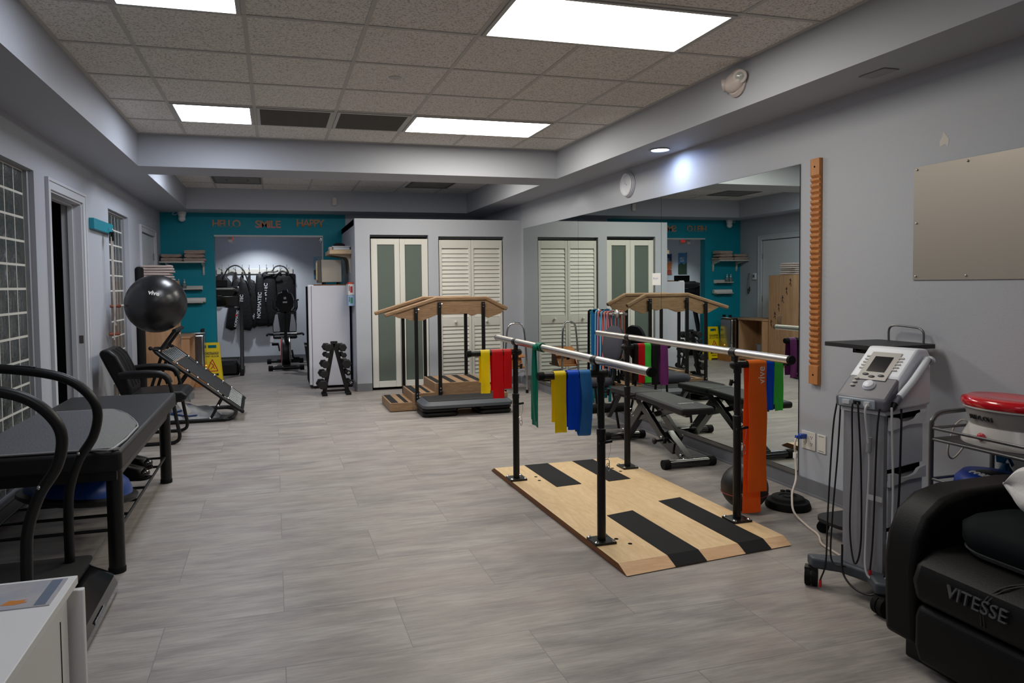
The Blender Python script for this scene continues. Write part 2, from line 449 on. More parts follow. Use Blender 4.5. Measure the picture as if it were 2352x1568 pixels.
# baseboards
b = B().box(XR - .01, XR, Y0, CY0, 0, .098); b.box(XR - .024, XR - .01, Y0, CY0, 0, .012)
struct('baseboard_right', b, BASE)
b = B().box(1.0, D3[0], CY0 - .01, CY0, 0, .1); b.box(D3[1], D4[0], CY0 - .01, CY0, 0, .1); b.box(D4[1], XR - .03, CY0 - .01, CY0, 0, .1); b.box(.99, 1.0, CY0, 10.68, 0, .1)
struct('baseboard_closet', b, BASE)
b = B()
for y0, y1 in ((Y0, 5.53), (6.57, 9.08), (10.22, 10.68)): b.box(XL, XL + .01, y0, y1, 0, .1)
struct('baseboard_left', b, BASE)
b = B().box(XL + .01, -.815, YB - .01, YB, 0, .1); b.box(.73, .99, YB - .01, YB, 0, .1); b.box(-.825, -.815, YB, YB + .14, 0, .1); b.box(-1.3, 1.3, 13.01, 13.02, 0, .12); b.box(-1.3, -1.29, 10.86, 13, 0, .12)
struct('baseboard_back', b, BASE)
b = B().box(XL - .14, XL + .001, 5.61, 6.485, -.01, .002)
# glass block windows
GLASSB = mat('wavy glass block', (74, 80, 77), .1, spec=.9, bump=.9, bscale=34, noise=.7, nscale=9, rgb2=(44, 48, 47), coat=.4)
MORTAR = mat('pale grout', (206, 204, 196), .8)
def glass_block_window(n, win, pitch, yr, zt, rows, hp):
    y0, y1, z0, z1 = win
    w = B().box(XL - .10, XL - .0535, y0, y1, z0, z1)
    fr = B()
    for (a, c, d, e) in ((y0, y1, zt + .002, z1), (yr + .006, y1, z0, zt + .002)): fr.box(XL - .07, XL - .03, a, c, d, e)
    o = struct('window_%d' % n, w, MORTAR)
    obj('window_frame', fr, mat('recess paint', (150, 152, 158), .6), o)
    g = B()
    for r in range(rows):
        zb, za = zt - hp * (r + 1) + .009, zt - hp * r - .006
        if zb < z0: break
        y = yr
        while y > y0 + .02:
            ya, yb = max(y - pitch + .006, y0), y - .005
            x = XL - .0532; i = .022
            q = [(x, ya, zb), (x, yb, zb), (x, yb, za), (x, ya, za)]
            if yb - ya > .05:
                p = [(x + .0045, ya + i, zb + i), (x + .0045, yb - i, zb + i), (x + .0045, yb - i, za - i), (x + .0045, ya + i, za - i)]
                bk = [(x - .03, a[1], a[2]) for a in q]
                g.add(bk + q + p, [(8, 9, 10, 11)] + [(4 + k, 4 + (k + 1) % 4, 8 + (k + 1) % 4, 8 + k) for k in range(4)] + [(k, (k + 1) % 4, 4 + (k + 1) % 4, 4 + k) for k in range(4)], 0, False)
            y -= pitch
    obj('glass_block', g, GLASSB, o)
glass_block_window(1, WIN1, .167, 5.25, 2.136, 13, .156)
glass_block_window(2, WIN2, .157, 8.345, 2.108, 13, .156)
# open doorway with a dark room behind it
def casing(b, y0, y1, zt, w=.078, t=.016):
    b.box(XL, XL + t, y0 - w, y0, 0, zt + w); b.box(XL, XL + t, y1, y1 + w, 0, zt + w); b.box(XL, XL + t, y0, y1, zt, zt + w)
    b.box(XL + t, XL + t + .008, y0 - w, y0 - w + .02, 0, zt + w); b.box(XL + t, XL + t + .008, y1 + w - .02, y1 + w, 0, zt + w); b.box(XL + t, XL + t + .008, y0 - w + .02, y1 + w - .02, zt + w - .02, zt + w)
b = B(); casing(b, 5.61, 6.485, 2.065)
d1 = struct('door_1', b, TRIM)
j = B()
for a, c in ((5.605, 5.625), (6.47, 6.49)): j.box(XL - .15, XL + .002, a, c, 0, 2.066)
j.box(XL - .15, XL + .002, 5.61, 6.485, 2.05, 2.07)
j.box(XL - .10, XL - .06, 6.455, 6.47, 0, 2.05); j.box(XL - .10, XL - .06, 5.61, 6.47, 2.035, 2.05)
obj('jamb', j, TRIM, d1, bevel=.002)
obj('strike_plate', B().box(XL - .045, XL - .012, 6.4685, 6.4705, .90, .965), mat('strike metal', (150, 146, 138), .35, .9), d1)
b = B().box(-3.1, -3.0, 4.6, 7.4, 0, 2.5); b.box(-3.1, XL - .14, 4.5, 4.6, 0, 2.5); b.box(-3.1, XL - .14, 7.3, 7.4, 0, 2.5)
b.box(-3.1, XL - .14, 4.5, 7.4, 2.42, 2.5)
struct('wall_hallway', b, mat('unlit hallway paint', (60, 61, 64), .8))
# closed white door near the teal corner
b = B(); casing(b, 9.17, 10.12, 2.04)
d2 = struct('door_2', b, TRIM)
obj('panel', B().box(XL - .05, XL - .012, 9.18, 10.11, .01, 2.03), mat('white door paint', (206, 208, 212), .4), d2, bevel=.003)
hb = B()
for z in (.25, 1.05, 1.77): hb.cyl((XL - .004, 10.113, z - .045), (XL - .004, 10.113, z + .045), .007)
obj('hinge', hb, ALU, d2)
# closet doors
FROST = mat('frosted green grey glass', (98, 108, 101), .22, spec=.5)
def leaf_frame(x0, x1, y, z0, z1, ls, rs, tr, br):
    b = B().box(x0, x0 + ls, y, y + .03, z0, z1); b.box(x1 - rs, x1, y, y + .03, z0, z1)
    b.box(x0 + ls, x1 - rs, y, y + .03, z1 - tr, z1); b.box(x0 + ls, x1 - rs, y, y + .03, z0, z0 + br); return b
b = B().box(D3[0], D3[1], CY0 + .06, CY0 + .1, 1.975, 2.0)
d3 = struct('door_3', b, mat('door track metal', (110, 112, 116), .4, .8))
for x0, x1, ls, rs in ((1.205, 1.573, .08, .066), (1.577, 1.945, .066, .08)):
    p = obj('panel', leaf_frame(x0, x1, CY0 + .025, .035, 1.952, ls, rs, .076, .08), WHITE, d3, bevel=.003)
    obj('glass', B().box(x0 + ls - .005, x1 - rs + .005, CY0 + .036, CY0 + .042, .11, 1.88), FROST, p)
b = B().box(D4[0], D4[1], CY0 + .055, CY0 + .1, 1.955, 1.985)
d4 = struct('door_4', b, MATS['door track metal'])
for x0, x1 in ((2.10, 2.533), (2.537, 2.968)):
    fr = leaf_frame(x0, x1, CY0 + .025, .03, 1.94, .036, .036, .11, .13)
    fr.box(x0 + .036, x1 - .036, CY0 + .025, CY0 + .055, .80, .91)
    p = obj('panel', fr, WHITE, d4, bevel=.003)
    sl = B()
    z = .20
    while z < 1.82:
        if not (.785 < z < .925): sl.obox(((x0 + x1) / 2, CY0 + .04, z), (x1 - x0 - .07, .006, .058), (math.radians(-15), 0, 0))
        z += .053
    sl.box(x0 + .03, x1 - .03, CY0 + .05, CY0 + .054, .10, 1.88)
    obj('louver', sl, WHITE, p)
    xk = x0 + .21 if x0 < 2.3 else x0 + .2
    obj('knob', B().lathe([(.008, 0), (.008, .012), (.018, .02), (.02, .03), (.012, .038), (0, .04)], (xk, CY0 + .025, .862), 20, R=Matrix.Rotation(PI / 2, 3, 'X')), WHITE, p)
# ceiling lights, vents
def led(k, warm): return mat('glowing diffuser %s %g' % ('warm' if warm else 'cool', k), (255, 250, 238) if warm else (236, 243, 255), .5, emit=PANEL * k)
LED = led(1, True)
LEDF = mat('light frame white', (190, 190, 188), .5)
def ceiling_light(x0, x1, y0, y1, label, led=None):
    t = thing('ceiling_light', label, 'ceiling light', ((x0 + x1) / 2, (y0 + y1) / 2, HC), group='ceiling light panels', world=True)
    f = B(); w = .022
    f.box(x0, x1, y0, y0 + w, HC - .012, HC - .001); f.box(x0, x1, y1 - w, y1, HC - .012, HC - .001); f.box(x0, x0 + w, y0 + w, y1 - w, HC - .012, HC - .001); f.box(x1 - w, x1, y0 + w, y1 - w, HC - .012, HC - .001)
    obj('frame', f, LEDF, t)
    obj('diffuser', B().add([(x0 + w, y0 + w, HC - .006), (x1 - w, y0 + w, HC - .006), (x1 - w, y1 - w, HC - .006), (x0 + w, y1 - w, HC - .006)], [(3, 2, 1, 0)]), led or LED, t)
e = .014
ceiling_light(GX[0] + e, GX[1] - e, GY[1] + e, GY[0] - e, 'small square ceiling light panel beside the dark grilles, near the beam', led(1.9, False))
ceiling_light(GX[3] + e, GX[5] - e, GY[1] + e, GY[0] - e, 'long ceiling light panel next to the beam, right of the dark grilles', led(2, True))
ceiling_light(GX[0] + e, GX[1] - e, GY[5] + e, GY[4] - e, 'ceiling light panel cut by the top edge of the photo on the left', led(1.3, False))
ceiling_light(GX[3] + e, GX[5] - e, GY[5] + e, GY[4] - e, 'largest long ceiling light panel, nearest to the right soffit', led(1.15, True))
ceiling_light(GX[0] + e, GX[1] - e, GY[9] + e, GY[8] - e, 'added left ceiling light panel, unseen overhead behind the photographer', led(1, False))  # this unseen pair is added to brighten the foreground
ceiling_light(GX[3] + e, GX[5] - e, GY[9] + e, GY[8] - e, 'added right ceiling light panel, unseen overhead behind the photographer', led(0.4, True))
ceiling_light(GX[0] + e, GX[1] - e, 7.45, 8.03, 'added left ceiling light panel unseen beyond the beam, above the way to the nook', led(3, False))  # unseen pair added as fill light for the far bay
ceiling_light(GX[3] + e, GX[5] - e, 7.45, 8.03, 'added right ceiling light panel unseen beyond the beam, above the training steps', led(1.7, True))
GRILLE = mat('dark grille mesh', (112, 110, 107), .6, .3)
def vent(x0, x1, y0, y1, label, round_=False):
    t = thing('ceiling_vent', label, 'vent', ((x0 + x1) / 2, (y0 + y1) / 2, HC), group='ceiling vents', world=True)
    f = B(); w = .025
    f.box(x0, x1, y0, y0 + w, HC - .012, HC - .001); f.box(x0, x1, y1 - w, y1, HC - .012, HC - .001); f.box(x0, x0 + w, y0 + w, y1 - w, HC - .012, HC - .001); f.box(x1 - w, x1, y0 + w, y1 - w, HC - .012, HC - .001)
    obj('frame', f, LEDF if not round_ else GRILLE, t)
    g = B()
    if round_:
        g.box(x0 + w, x1 - w, y0 + w, y1 - w, HC - .006, HC - .003)
        c = ((x0 + x1) / 2, (y0 + y1) / 2, HC - .02)
        g.lathe([(.20, .014), (.17, .006), (.14, .014)], c); g.lathe([(.13, .014), (.10, .002), (.06, .012), (0, .004)], c)
        obj('diffuser_plate', g, mat('grey diffuser', (128, 126, 122), .5), t)
    else:
        k = int((y1 - y0 - 2 * w) / .016)
        for i in range(k):
            y = y0 + w + (i + .5) * (y1 - y0 - 2 * w) / k
            g.obox(((x0 + x1) / 2, y, HC - .007), (x1 - x0 - 2 * w, .003, .013), (.6, 0, 0))
        for i in range(1, 8): x = x0 + w + i * (x1 - x0 - 2 * w) / 8; g.box(x - .001, x + .001, y0 + w, y1 - w, HC - .010, HC - .003)
        obj('slats', g, GRILLE, t)
        obj('backing', B().box(x0 + w, x1 - w, y0 + w, y1 - w, HC - .0025, HC - .001), mat('duct dark', (52, 51, 50), .9), t)
vent(GX[1] + e, GX[2] - e, GY[1] + e, GY[0] - e, 'dark ceiling grille touching the small square light panel')
vent(GX[2] + e, GX[3] - e, GY[1] + e, GY[0] - e, 'dark ceiling grille touching the long light panel')
vent(GX[0] + e, GX[1] - e, 9.05 + e, 9.66 - e, 'grey ceiling diffuser beyond the beam above the teal wall', True)
vent(GX[4] + .06, GX[5] + .04, 8.99, 9.60, 'grey ceiling diffuser beyond the beam above the closet doors', True)
tag(obj('sprinkler_cover_plate', B().lathe([(.0, -.006), (.03, -.006), (.042, -.003), (.044, 0)], (.797, 4.591, HC - .0005)), LEDF), 'small round white cover disc in a ceiling tile', 'sprinkler cover')
# downlight in the right soffit
t = thing('recessed_downlight', 'round recessed downlight glowing in the soffit above the clock', 'light', (3.03, 5.07, HS), world=True)
obj('trim_ring', B().lathe([(.078, -.001), (.084, -.007), (.072, -.010), (.064, -.002)], (3.03, 5.07, HS), 32), LEDF, t)
obj('lens', B().lathe([(.0, -.004), (.066, -.004)], (3.03, 5.07, HS), 32), mat('cool downlight lens', (214, 230, 255), .5, emit=22), t)
def spot(name, loc, e, ang, blend, col, rad=.04, aim=(0, 0, -1)):
    d = bpy.data.lights.new(name, 'SPOT'); d.energy = e; d.spot_size = math.radians(ang); d.spot_blend = blend; d.color = col; d.shadow_soft_size = rad
    o = bpy.data.objects.new(name, d); C.objects.link(o); o.location = loc
    o.rotation_euler = V(aim).to_track_quat('-Z', 'Y').to_euler(); return o
spot('downlight_lamp', (3.03, 5.07, HS - .015), 16, 165, 1, (.80, .90, 1), .045, (.25, .0, -1))
tag(obj('soffit_vent_plate', B().box(3.0, 3.1, 2.89, 3.05, HS - .006, HS - .0005), mat('plate paint', (150, 151, 152), .5), bevel=.003), 'small rectangular cover plate under the right soffit', 'cover plate')
# nook lamp that washes the wall above the coat hooks
t = thing('nook_downlight', 'round downlight in the nook ceiling above the coat hooks', 'light', (-.25, 12.35, 2.46), world=True)
obj('trim_ring', B().lathe([(.078, -.001), (.084, -.008), (.066, -.003)], (-.25, 12.35, 2.46), 28), LEDF, t)
obj('lens', B().lathe([(.0, -.004), (.068, -.004)], (-.25, 12.35, 2.46), 28), mat('nook lens', (235, 242, 255), .5, emit=16), t)
spot('nook_lamp', (-.25, 12.35, 2.44), 140, 120, .6, (.9, .95, 1), .05)
# ------------------------------------------------------------------ parallel bars
pb = thing('parallel_bars', 'walking parallel bars on a birch plywood platform with four black posts', 'parallel bars', (2.0, 3.85, 0), world=True)
NL, NR, FL, FR = (1.531, 2.85), (2.513, 2.947), (1.488, 4.79), (2.472, 4.80)
TNL, TNR, TFL, TFR = (1.527, 2.925), (2.508, 3.0), (1.490, 4.725), (2.468, 4.735)
T = .036
b = B()
lo = [(p[0], p[1], .004) for p in (NL, NR, FR, FL)]; hi = [(p[0], p[1], T) for p in (TNL, TNR, TFR, TFL)]
b.add(hi, [(0, 1, 2, 3)], 0)
b.add([lo[0], lo[1], hi[1], hi[0]], [(0, 1, 2, 3)], 1); b.add([lo[2], lo[3], hi[3], hi[2]], [(0, 1, 2, 3)], 1)
b.add([lo[3], lo[0], hi[0], hi[3]], [(0, 1, 2, 3)], 2); b.add([lo[1], lo[2], hi[2], hi[1]], [(0, 1, 2, 3)], 2); b.add(lo, [(3, 2, 1, 0)], 2)
for p in ((1.665, 3.21), (1.70, 3.13), (2.285, 3.28), (2.315, 3.20), (1.68, 4.33), (1.69, 4.42), (2.30, 4.37), (2.285, 4.46)): b.cyl((p[0], p[1], T), (p[0], p[1], T + .0012), .011, m=3)
obj('platform', b, [MAPLE, MAPLE2, PLYEDGE, DARK], pb)
def strip(c, ramp=None):
    b = B(); h = .0025
    q = [V((x, y, T)) for x, y in c]; up = V((0, 0, h))
    b.add(q + [p + up for p in q], [(4, 5, 6, 7), (0, 1, 5, 4), (1, 2, 6, 5), (2, 3, 7, 6), (3, 0, 4, 7)])
    if ramp:
        r = [V((x, y, .005)) for x, y in ramp]; u2 = V((0, -h * .5, h))
        a = [q[2], q[3]]; b.add([a[0] + up, a[1] + up, r[0] + u2, r[1] + u2, r[0], r[1]], [(0, 1, 3, 2), (2, 3, 5, 4)])
    return obj('grip_strip', b, GRIP, pb)
def lerp(p, q, t): return (p[0] + (q[0] - p[0]) * t, p[1] + (q[1] - p[1]) * t)
def pt(u, v):   # on the platform top, u across 0..1, v along from the near ramp edge 0..1
    return lerp(lerp(TNL, TNR, u), lerp(TFL, TFR, u), v)
for u0, u1 in ((.275, .46), (.70, .865)):
    strip((pt(u0, .34 if u0 < .5 else .41), pt(u1, .355 if u0 < .5 else .42), pt(u1, 0), pt(u0, 0)), (lerp(NL, NR, u1), lerp(NL, NR, u0)))
for u0, u1 in ((.235, .42), (.62, .79)): strip((pt(u0, 1), pt(u1, 1), pt(u1, .685), pt(u0, .68)))
POSTS = [(1.547, 4.41, -1), (1.577, 3.2, -1), (2.398, 4.452, 1), (2.43, 3.272, 1)]
AZ = .895; RZ = .962
for px, py, sx in POSTS:
    bp = obj('base_plate', B().box(px - .058, px + .058, py - .055, py + .055, T, T + .012), BLK, pb, bevel=.002)
    for i in (-1, 1):
        for jn in (-1, 1): obj('bolt', B().lathe([(.011, 0), (.011, .003), (.006, .008), (0, .009)], (px + i * .045, py + jn * .042, T + .012), 10), CHROME, bp)
    po = B().cyl((px, py, T + .01), (px, py, .61), .0215, n=24); po.cyl((px, py, .6), (px, py, AZ), .0175, n=24)
    for i in range(6): po.cyl((px + .0176, py, .64 + i * .036), (px + .0182, py, .64 + i * .036), .005, n=10, m=1)
    po.lathe([(.0235, 0), (.0235, .03), (.018, .034)], (px, py, .585), 24)
    p = obj('post', po, [BLK, DARK], pb)
    L = .335
    ar = B().cyl((px - sx * .02, py, AZ), (px + sx * L, py, AZ), .0195, n=24); ar.cyl((px, py, AZ - .045), (px, py, AZ), .021, n=24)
    a = obj('arm', ar, BLK, pb)
    obj('rubber_cap', B().lathe([(0, 0), (.019, 0), (.0215, .006), (.0215, .03), (.019, .03)], (px + sx * (L + .004), py, AZ), 24, R=Matrix.Rotation(-sx * PI / 2, 3, 'Y')), RUB, a)
    rx = 1.55 if sx < 0 else 2.41
    cl = B().cyl((rx, py - .024, RZ), (rx, py + .024, RZ), .0245, n=24)
    cl.bar((rx, py, RZ - .02), (rx, py, AZ), .02, .032, up=(0, 1, 0)); cl.ball((px - sx * .022, py, AZ), .024, 16, 10)
    obj('clamp', cl, BLKP, pb)
    kn = B().cyl((px - sx * .017, py, .80), (px - sx * .034, py, .80), .006); kn.obox((px - sx * .04, py, .80), (.014, .012, .036), (.3, 0, 0))
    obj('wing_knob', kn, BLKP, pb)
    pn = B().bar((px - .02, py - .02, .545), (px + .045, py - .03, .555), .014, .012)
    obj('lock_lever', pn, BLKP, pb)
    rg = B(); c = V((px + .024, py - .012, .44))
    rg.tube([c + V((math.cos(a2) * .016, -.004 * math.sin(a2), math.sin(a2) * .02)) for a2 in [i * PI / 4 for i in range(8)]], .0022, 6, True, sub=3)
    rg.tube([c + V((math.cos(a2) * .008 + .004, -.01 + .004 * math.sin(a2), math.sin(a2) * .018 - .018)) for a2 in [i * PI / 4 for i in range(8)]], .0018, 6, True, sub=3)
    rg.tube([c + V((.006, 0, .02)), c + V((.018, -.004, .06)), c + V((.02, -.004, .11))], .001, 5)
    obj('pin_ring', rg, CHROME, pb)
for x, y0, y1 in ((1.55, 2.66, 4.81), (2.41, 2.835, 4.95)):
    r = obj('rail', B().cyl((x, y0, RZ + .003), (x, y1, RZ + .003), .0205, n=32), STEEL, pb)
    obj('end_cap', B().cyl((x, y0 - .004, RZ + .003), (x, y0 + .012, RZ + .003), .0215, n=28), RUB, r)
    obj('end_cap', B().cyl((x, y1 - .006, RZ + .003), (x, y1 + .003, RZ + .003), .0208, n=28), RUB, r)

# ------------------------------------------------------------------ resistance bands over the arms
def band(arm, x0, x1, zf, zb, m, label, flare=0, gap=.0, loop=False, wav=.004, lean=0, rsc=0):
    """a flat band folded over an arm: front fall to zf, back fall to zb (side -y is the front)"""
    px, py, sx = POSTS[arm]; R = .0237 + rsc
    path = []
    n = 10
    hf = AZ - zf; hb = AZ - zb
    for i in range(n): path.append((-R - gap * math.sin(PI * (n - i) / n) - (.012 if loop else 0) * 0, zf + hf * i / n))
    for i in range(9):
        a = PI * i / 8; path.append((-R * math.cos(a), AZ + R * math.sin(a)))
    for i in range(1, n + 1): path.append((R + gap * math.sin(PI * i / n), AZ - hb * i / n))
    if loop:
        e = path[-1]; s0 = path[0]; cy = (e[0] + s0[0]) / 2; rr = (e[0] - s0[0]) / 2
        path += [(cy + rr * math.cos(PI * k / 8), e[1] - .03 * math.sin(PI * k / 8)) for k in range(1, 8)] + [s0]
    seed = random.random() * 6
    def fn(u, v):
        i = min(int(u * (len(path) - 1)), len(path) - 2); t = u * (len(path) - 1) - i
        y = path[i][0] + (path[i + 1][0] - path[i][0]) * t; z = path[i][1] + (path[i + 1][1] - path[i][1]) * t
        dz = max(0, AZ - z)
        w = 1 + flare * dz
        x = (x0 + x1) / 2 + (v - .5) * (x1 - x0) * w + lean * dz
        y += wav * math.sin(v * 5 + seed + z * 14) * min(1, dz * 8) * (-1 if y < 0 else 1)
        return (x, py + y, z)
    b = B().sheet(fn, len(path) * 2, 6, .0015)
    return tag(obj('resistance_band', b, m), label, 'resistance band', 'latex exercise bands on the parallel bars')
YEL = latex('yellow', (255, 232, 20)); RED = latex('red', (228, 22, 32)); BLU = latex('blue', (0, 98, 238)); LBL = latex('faded blue', (58, 138, 205))
GRN = latex('lime green', (92, 226, 92)); DGR = latex('dark green', (0, 138, 108)); BLB = latex('black', (26, 27, 29)); PUR = latex('purple', (142, 66, 142)); ORG = latex('orange', (255, 134, 40))
band(0, 1.299, 1.361, .632, .70, YEL, 'yellow band over the far left arm, beside the two red ones', .05)
band(0, 1.375, 1.452, .594, .64, RED, 'wider red band with two uneven falls, middle of the far left arm', .05, lean=.02)
band(0, 1.458, 1.512, .655, .66, RED, 'shorter red band nearest the post on the far left arm', .08)
band(1, 1.318, 1.378, .615, .66, YEL, 'yellow band over the near left arm, beside the two blue ones', .04)
band(1, 1.388, 1.447, .625, .63, BLU, 'bright blue band between the yellow and the faded blue band', .25, rsc=.001)
band(1, 1.452, 1.512, .615, .615, LBL, 'faded blue loop band nearest the post on the near left arm', .0, gap=.022, loop=True)
band(2, 2.448, 2.472, .66, .62, BLB, 'black band next to the far right post, left of the red one')
band(2, 2.474, 2.526, .637, .66, RED, 'red band hanging behind the right rail, beside lime green', .05)
band(2, 2.528, 2.576, .637, .66, GRN, 'lime green band hanging behind the right rail, beside red', .05)
band(2, 2.582, 2.638, .62, .64, BLB, 'black band between the lime green and the purple band')
band(2, 2.648, 2.708, .614, .63, PUR, 'purple band at the end of the far right arm', .15, gap=.008)
ob = band(3, 2.487, 2.60, .19, .058, ORG, 'long orange band falling almost to the floor from the near right arm', .05)
text('vive', .062, (2.566, 3.2465, .835), (0, 0, 1), (-1, 0, 0), CARDIN, ob, ext=.0006)
band(3, 2.602, 2.648, .638, .67, BLU, 'blue band tucked beside the long orange band')
band(3, 2.652, 2.706, .632, .66, GRN, 'lime green band at the end of the near right arm, by the blue one')
# the green band knotted on the left rail
b = B(); gx, gy = 1.55, 3.95
for k in range(3):
    y = gy - .02 + k * .022
    b.tube([(gx + .0255 * math.cos(a), y + .010 * math.sin(a), RZ + .003 + .0255 * math.sin(a)) for a in [i * PI / 5 for i in range(10)]], .01, closed=True, sub=3, flat=(.003, .03, (0, 1, 0)))
b.ball((gx - .041, gy, RZ + .004), (.015, .026, .02), 14, 10)
def fall(y0, w0, w1, zl, off):
    def fn(u, v):
        z = RZ + (zl - RZ) * u
        return (gx - .037 - .008 * math.sin(u * 3) + .005 * math.sin(v * 6 + u * 4) - off, y0 + (v - .5) * (w0 + (w1 - w0) * min(1, u * 2.2)), z)
    b.sheet(fn, 22, 6, .0016)
fall(gy + .003, .03, .105, .487, 0); fall(gy + .012, .03, .08, .52, .006)
tag(obj('resistance_band', b, DGR), 'dark green band knotted round the left steel rail', 'resistance band', 'latex exercise bands on the parallel bars')
# ------------------------------------------------------------------ adjustable bench
bn = thing('weight_bench', 'black adjustable weight bench standing beside the mirrors', 'bench', (2.9, 4.9, 0), world=True)
def pad(name, x0, x1, y0, z0, y1, z1, t, parent, taper=0):
    """flat cushion between (y0,z0) and (y1,z1) top centre line"""
    d = V((0, y1 - y0, z1 - z0)); L = d.length; d.normalize(); n = V((0, -d.z, d.y)) if d.y > 0 else V((0, d.z, -d.y))
    b = B(); w = (x1 - x0) / 2; cx = (x0 + x1) / 2
    vs = []
    for s, tp in ((0, 0), (L, taper)):
        for i in (-1, 1):
            for k in (-t, 0): vs.append(V((cx + i * (w - tp), y0, z0)) + d * s + n * k)
    b.add(vs, [(0, 1, 3, 2), (4, 6, 7, 5), (0, 4, 5, 1), (2, 3, 7, 6), (0, 2, 6, 4), (1, 5, 7, 3)])
    return obj(name, b, VINYL, parent, bevel=.018, seg=4)
bk = pad('backrest', 2.76, 3.03, 4.325, .452, 5.00, .472, .05, bn)
st = pad('seat', 2.765, 3.03, 5.02, .472, 5.50, .452, .05, bn, .03)
text('FLYBIRD', .035, (2.90, 4.50, .4592), (-1, 0, 0), (0, -1, .03), CARDIN, bk, ext=.0006)
f = B()
f.bar((2.83, 4.66, .15), (2.83, 5.06, .41), .035, .06); f.bar((2.96, 4.66, .15), (2.96, 5.06, .41), .035, .06)
f.bar((2.895, 4.72, .185), (2.895, 4.45, .035), .055, .075); f.bar((2.895, 4.78, .15), (2.895, 4.6, .10), .075, .09)
f.bar((2.895, 5.40, .03), (2.895, 5.02, .41), .07, .07); f.bar((2.895, 5.0, .40), (2.895, 5.55, .39), .05, .05); f.bar((2.895, 4.45, .385), (2.895, 5.05, .40), .05, .045)
f.bar((2.895, 4.62, .39), (2.895, 5.2, .22), .04, .04); f.bar((2.895, 5.5, .40), (2.895, 5.72, .15), .04, .04)
obj('frame', f, mat('gloss black enamel', (18, 18, 19), .18, spec=.6, coat=.4), bn, bevel=.003)
for y, x0, x1 in ((4.44, 2.675, 3.10), (5.42, 2.70, 3.08)):
    ft = obj('foot', B().cyl((x0 + .02, y, .034), (x1 - .02, y, .034), .03, n=20), MATS['gloss black enamel'], bn)
    obj('rubber_cap', B().cyl((x0, y, .034), (x0 + .05, y, .034), .034, n=20), RUB, ft)
    obj('rubber_cap', B().cyl((x1 - .05, y, .034), (x1, y, .034), .034, n=20), RUB, ft)
r = obj('foam_roller', B().cyl((2.72, 5.74, .215), (3.07, 5.74, .215), .042, n=20), RUB, bn)
kb = B().cyl((2.87, 4.68, .155), (2.76, 4.68, .15), .009); kb.lathe([(.012, 0), (.022, .012), (.024, .022), (.014, .03), (0, .031)], (2.765, 4.68, .15), 16, R=Matrix.Rotation(-PI / 2, 3, 'Y'))
obj('adjust_knob', kb, BLKP, bn)
k = B()
for x, y, z in ((2.808, 4.68, .175), (2.985, 4.68, .175), (2.86, 4.50, .075), (2.93, 4.50, .075), (2.86, 4.46, .055), (2.93, 4.46, .055), (2.85, 5.36, .10), (2.94, 5.36, .10)): obj('bolt', B().ball((x, y, z), .011, 10, 6), CHROME, bn)
# ------------------------------------------------------------------ training stairs
sx0, sy0, sy1 = 1.165, 7.35, 7.95
ts = thing('training_stairs', 'wood laminate training steps with black treads and wooden handrails', 'steps', (1.8, 7.65, 0), world=True)
def stepbox(x0, x1, z, name, strips):
    o = obj(name, B().box(x0, x1, sy0, sy1, .006, z), OAK, ts, bevel=.004)
    g = B()
    for a, c in strips: g.box(a, c, sy0 + .012, sy1 - .012, z, z + .002)
    obj('grip_strip', g, GRIP, o)
stepbox(sx0, sx0 + .245, .096, 'step', [(sx0 + .015, sx0 + .09), (sx0 + .155, sx0 + .20)])
stepbox(sx0 + .245, sx0 + .49, .19, 'step', [(sx0 + .26, sx0 + .335), (sx0 + .40, sx0 + .445)])
stepbox(sx0 + .49, sx0 + 1.08, .289, 'landing', [(sx0 + .51, sx0 + .575), (sx0 + .665, sx0 + .735), (sx0 + .82, sx0 + .885), (sx0 + .97, sx0 + 1.04)])
stepbox(sx0 + 1.08, sx0 + 1.32, .145, 'step', [(sx0 + 1.11, sx0 + 1.18)])
for y, sgn, dx in ((sy0 + .022, -1, 0), (sy1 - .022, 1, -.03)):
    pts = [(1.125 + dx, 1.032), (1.685 + dx, 1.200), (2.25 + dx, 1.197), (2.49 + dx, 1.075)]
    rl = B()
    for i in range(3):
        a, c = pts[i], pts[i + 1]
        d = V((c[0] - a[0], 0, c[1] - a[1])).normalized() * .012
        rl.bar(V((a[0], y, a[1])) - (d if i else V()), V((c[0], y, c[1])) + (d if i < 2 else V()), .05, .042)
    h = obj('handrail', rl, OAK, ts, bevel=.012, seg=3)
    ap = B()
    prof = [(1.24, 1.045), (1.40, .975), (1.52, .965), (1.70, 1.03), (2.03, 1.035), (2.10, 1.015), (2.17, 1.035), (2.27, .98), (2.42, 1.03), (2.46, 1.07), (2.25, 1.18), (1.685, 1.183), (1.20, 1.04)]
    ap.prism([(x + dx, z) for x, z in prof], (0, y - .009, 0), (1, 0, 0), (0, 0, 1), -.018)
    obj('handrail_board', ap, OAK, h)
    for x, z0, z1 in ((1.455, .1, 1.11), (1.712, .15, 1.165), (2.205, .15, 1.16)):
        x += dx
        p = obj('post', B().box(x - .019, x + .019, y + sgn * .036 - .011, y + sgn * .036 + .011, z0, z1), BLK, ts, bevel=.002)
        k = B()
        for z in (z1 - .02, z1 - .05, z0 + .05, z0 + .085): k.cyl((x, y + sgn * .047, z), (x, y + sgn * .052, z), .008, n=10)
        for z in (z1 - .02, z0 + .05): k.cyl((x + .02, y + sgn * .036, z), (x + .035, y + sgn * .036, z), .005, n=8)
        obj('bolt', k, CHROME, p)
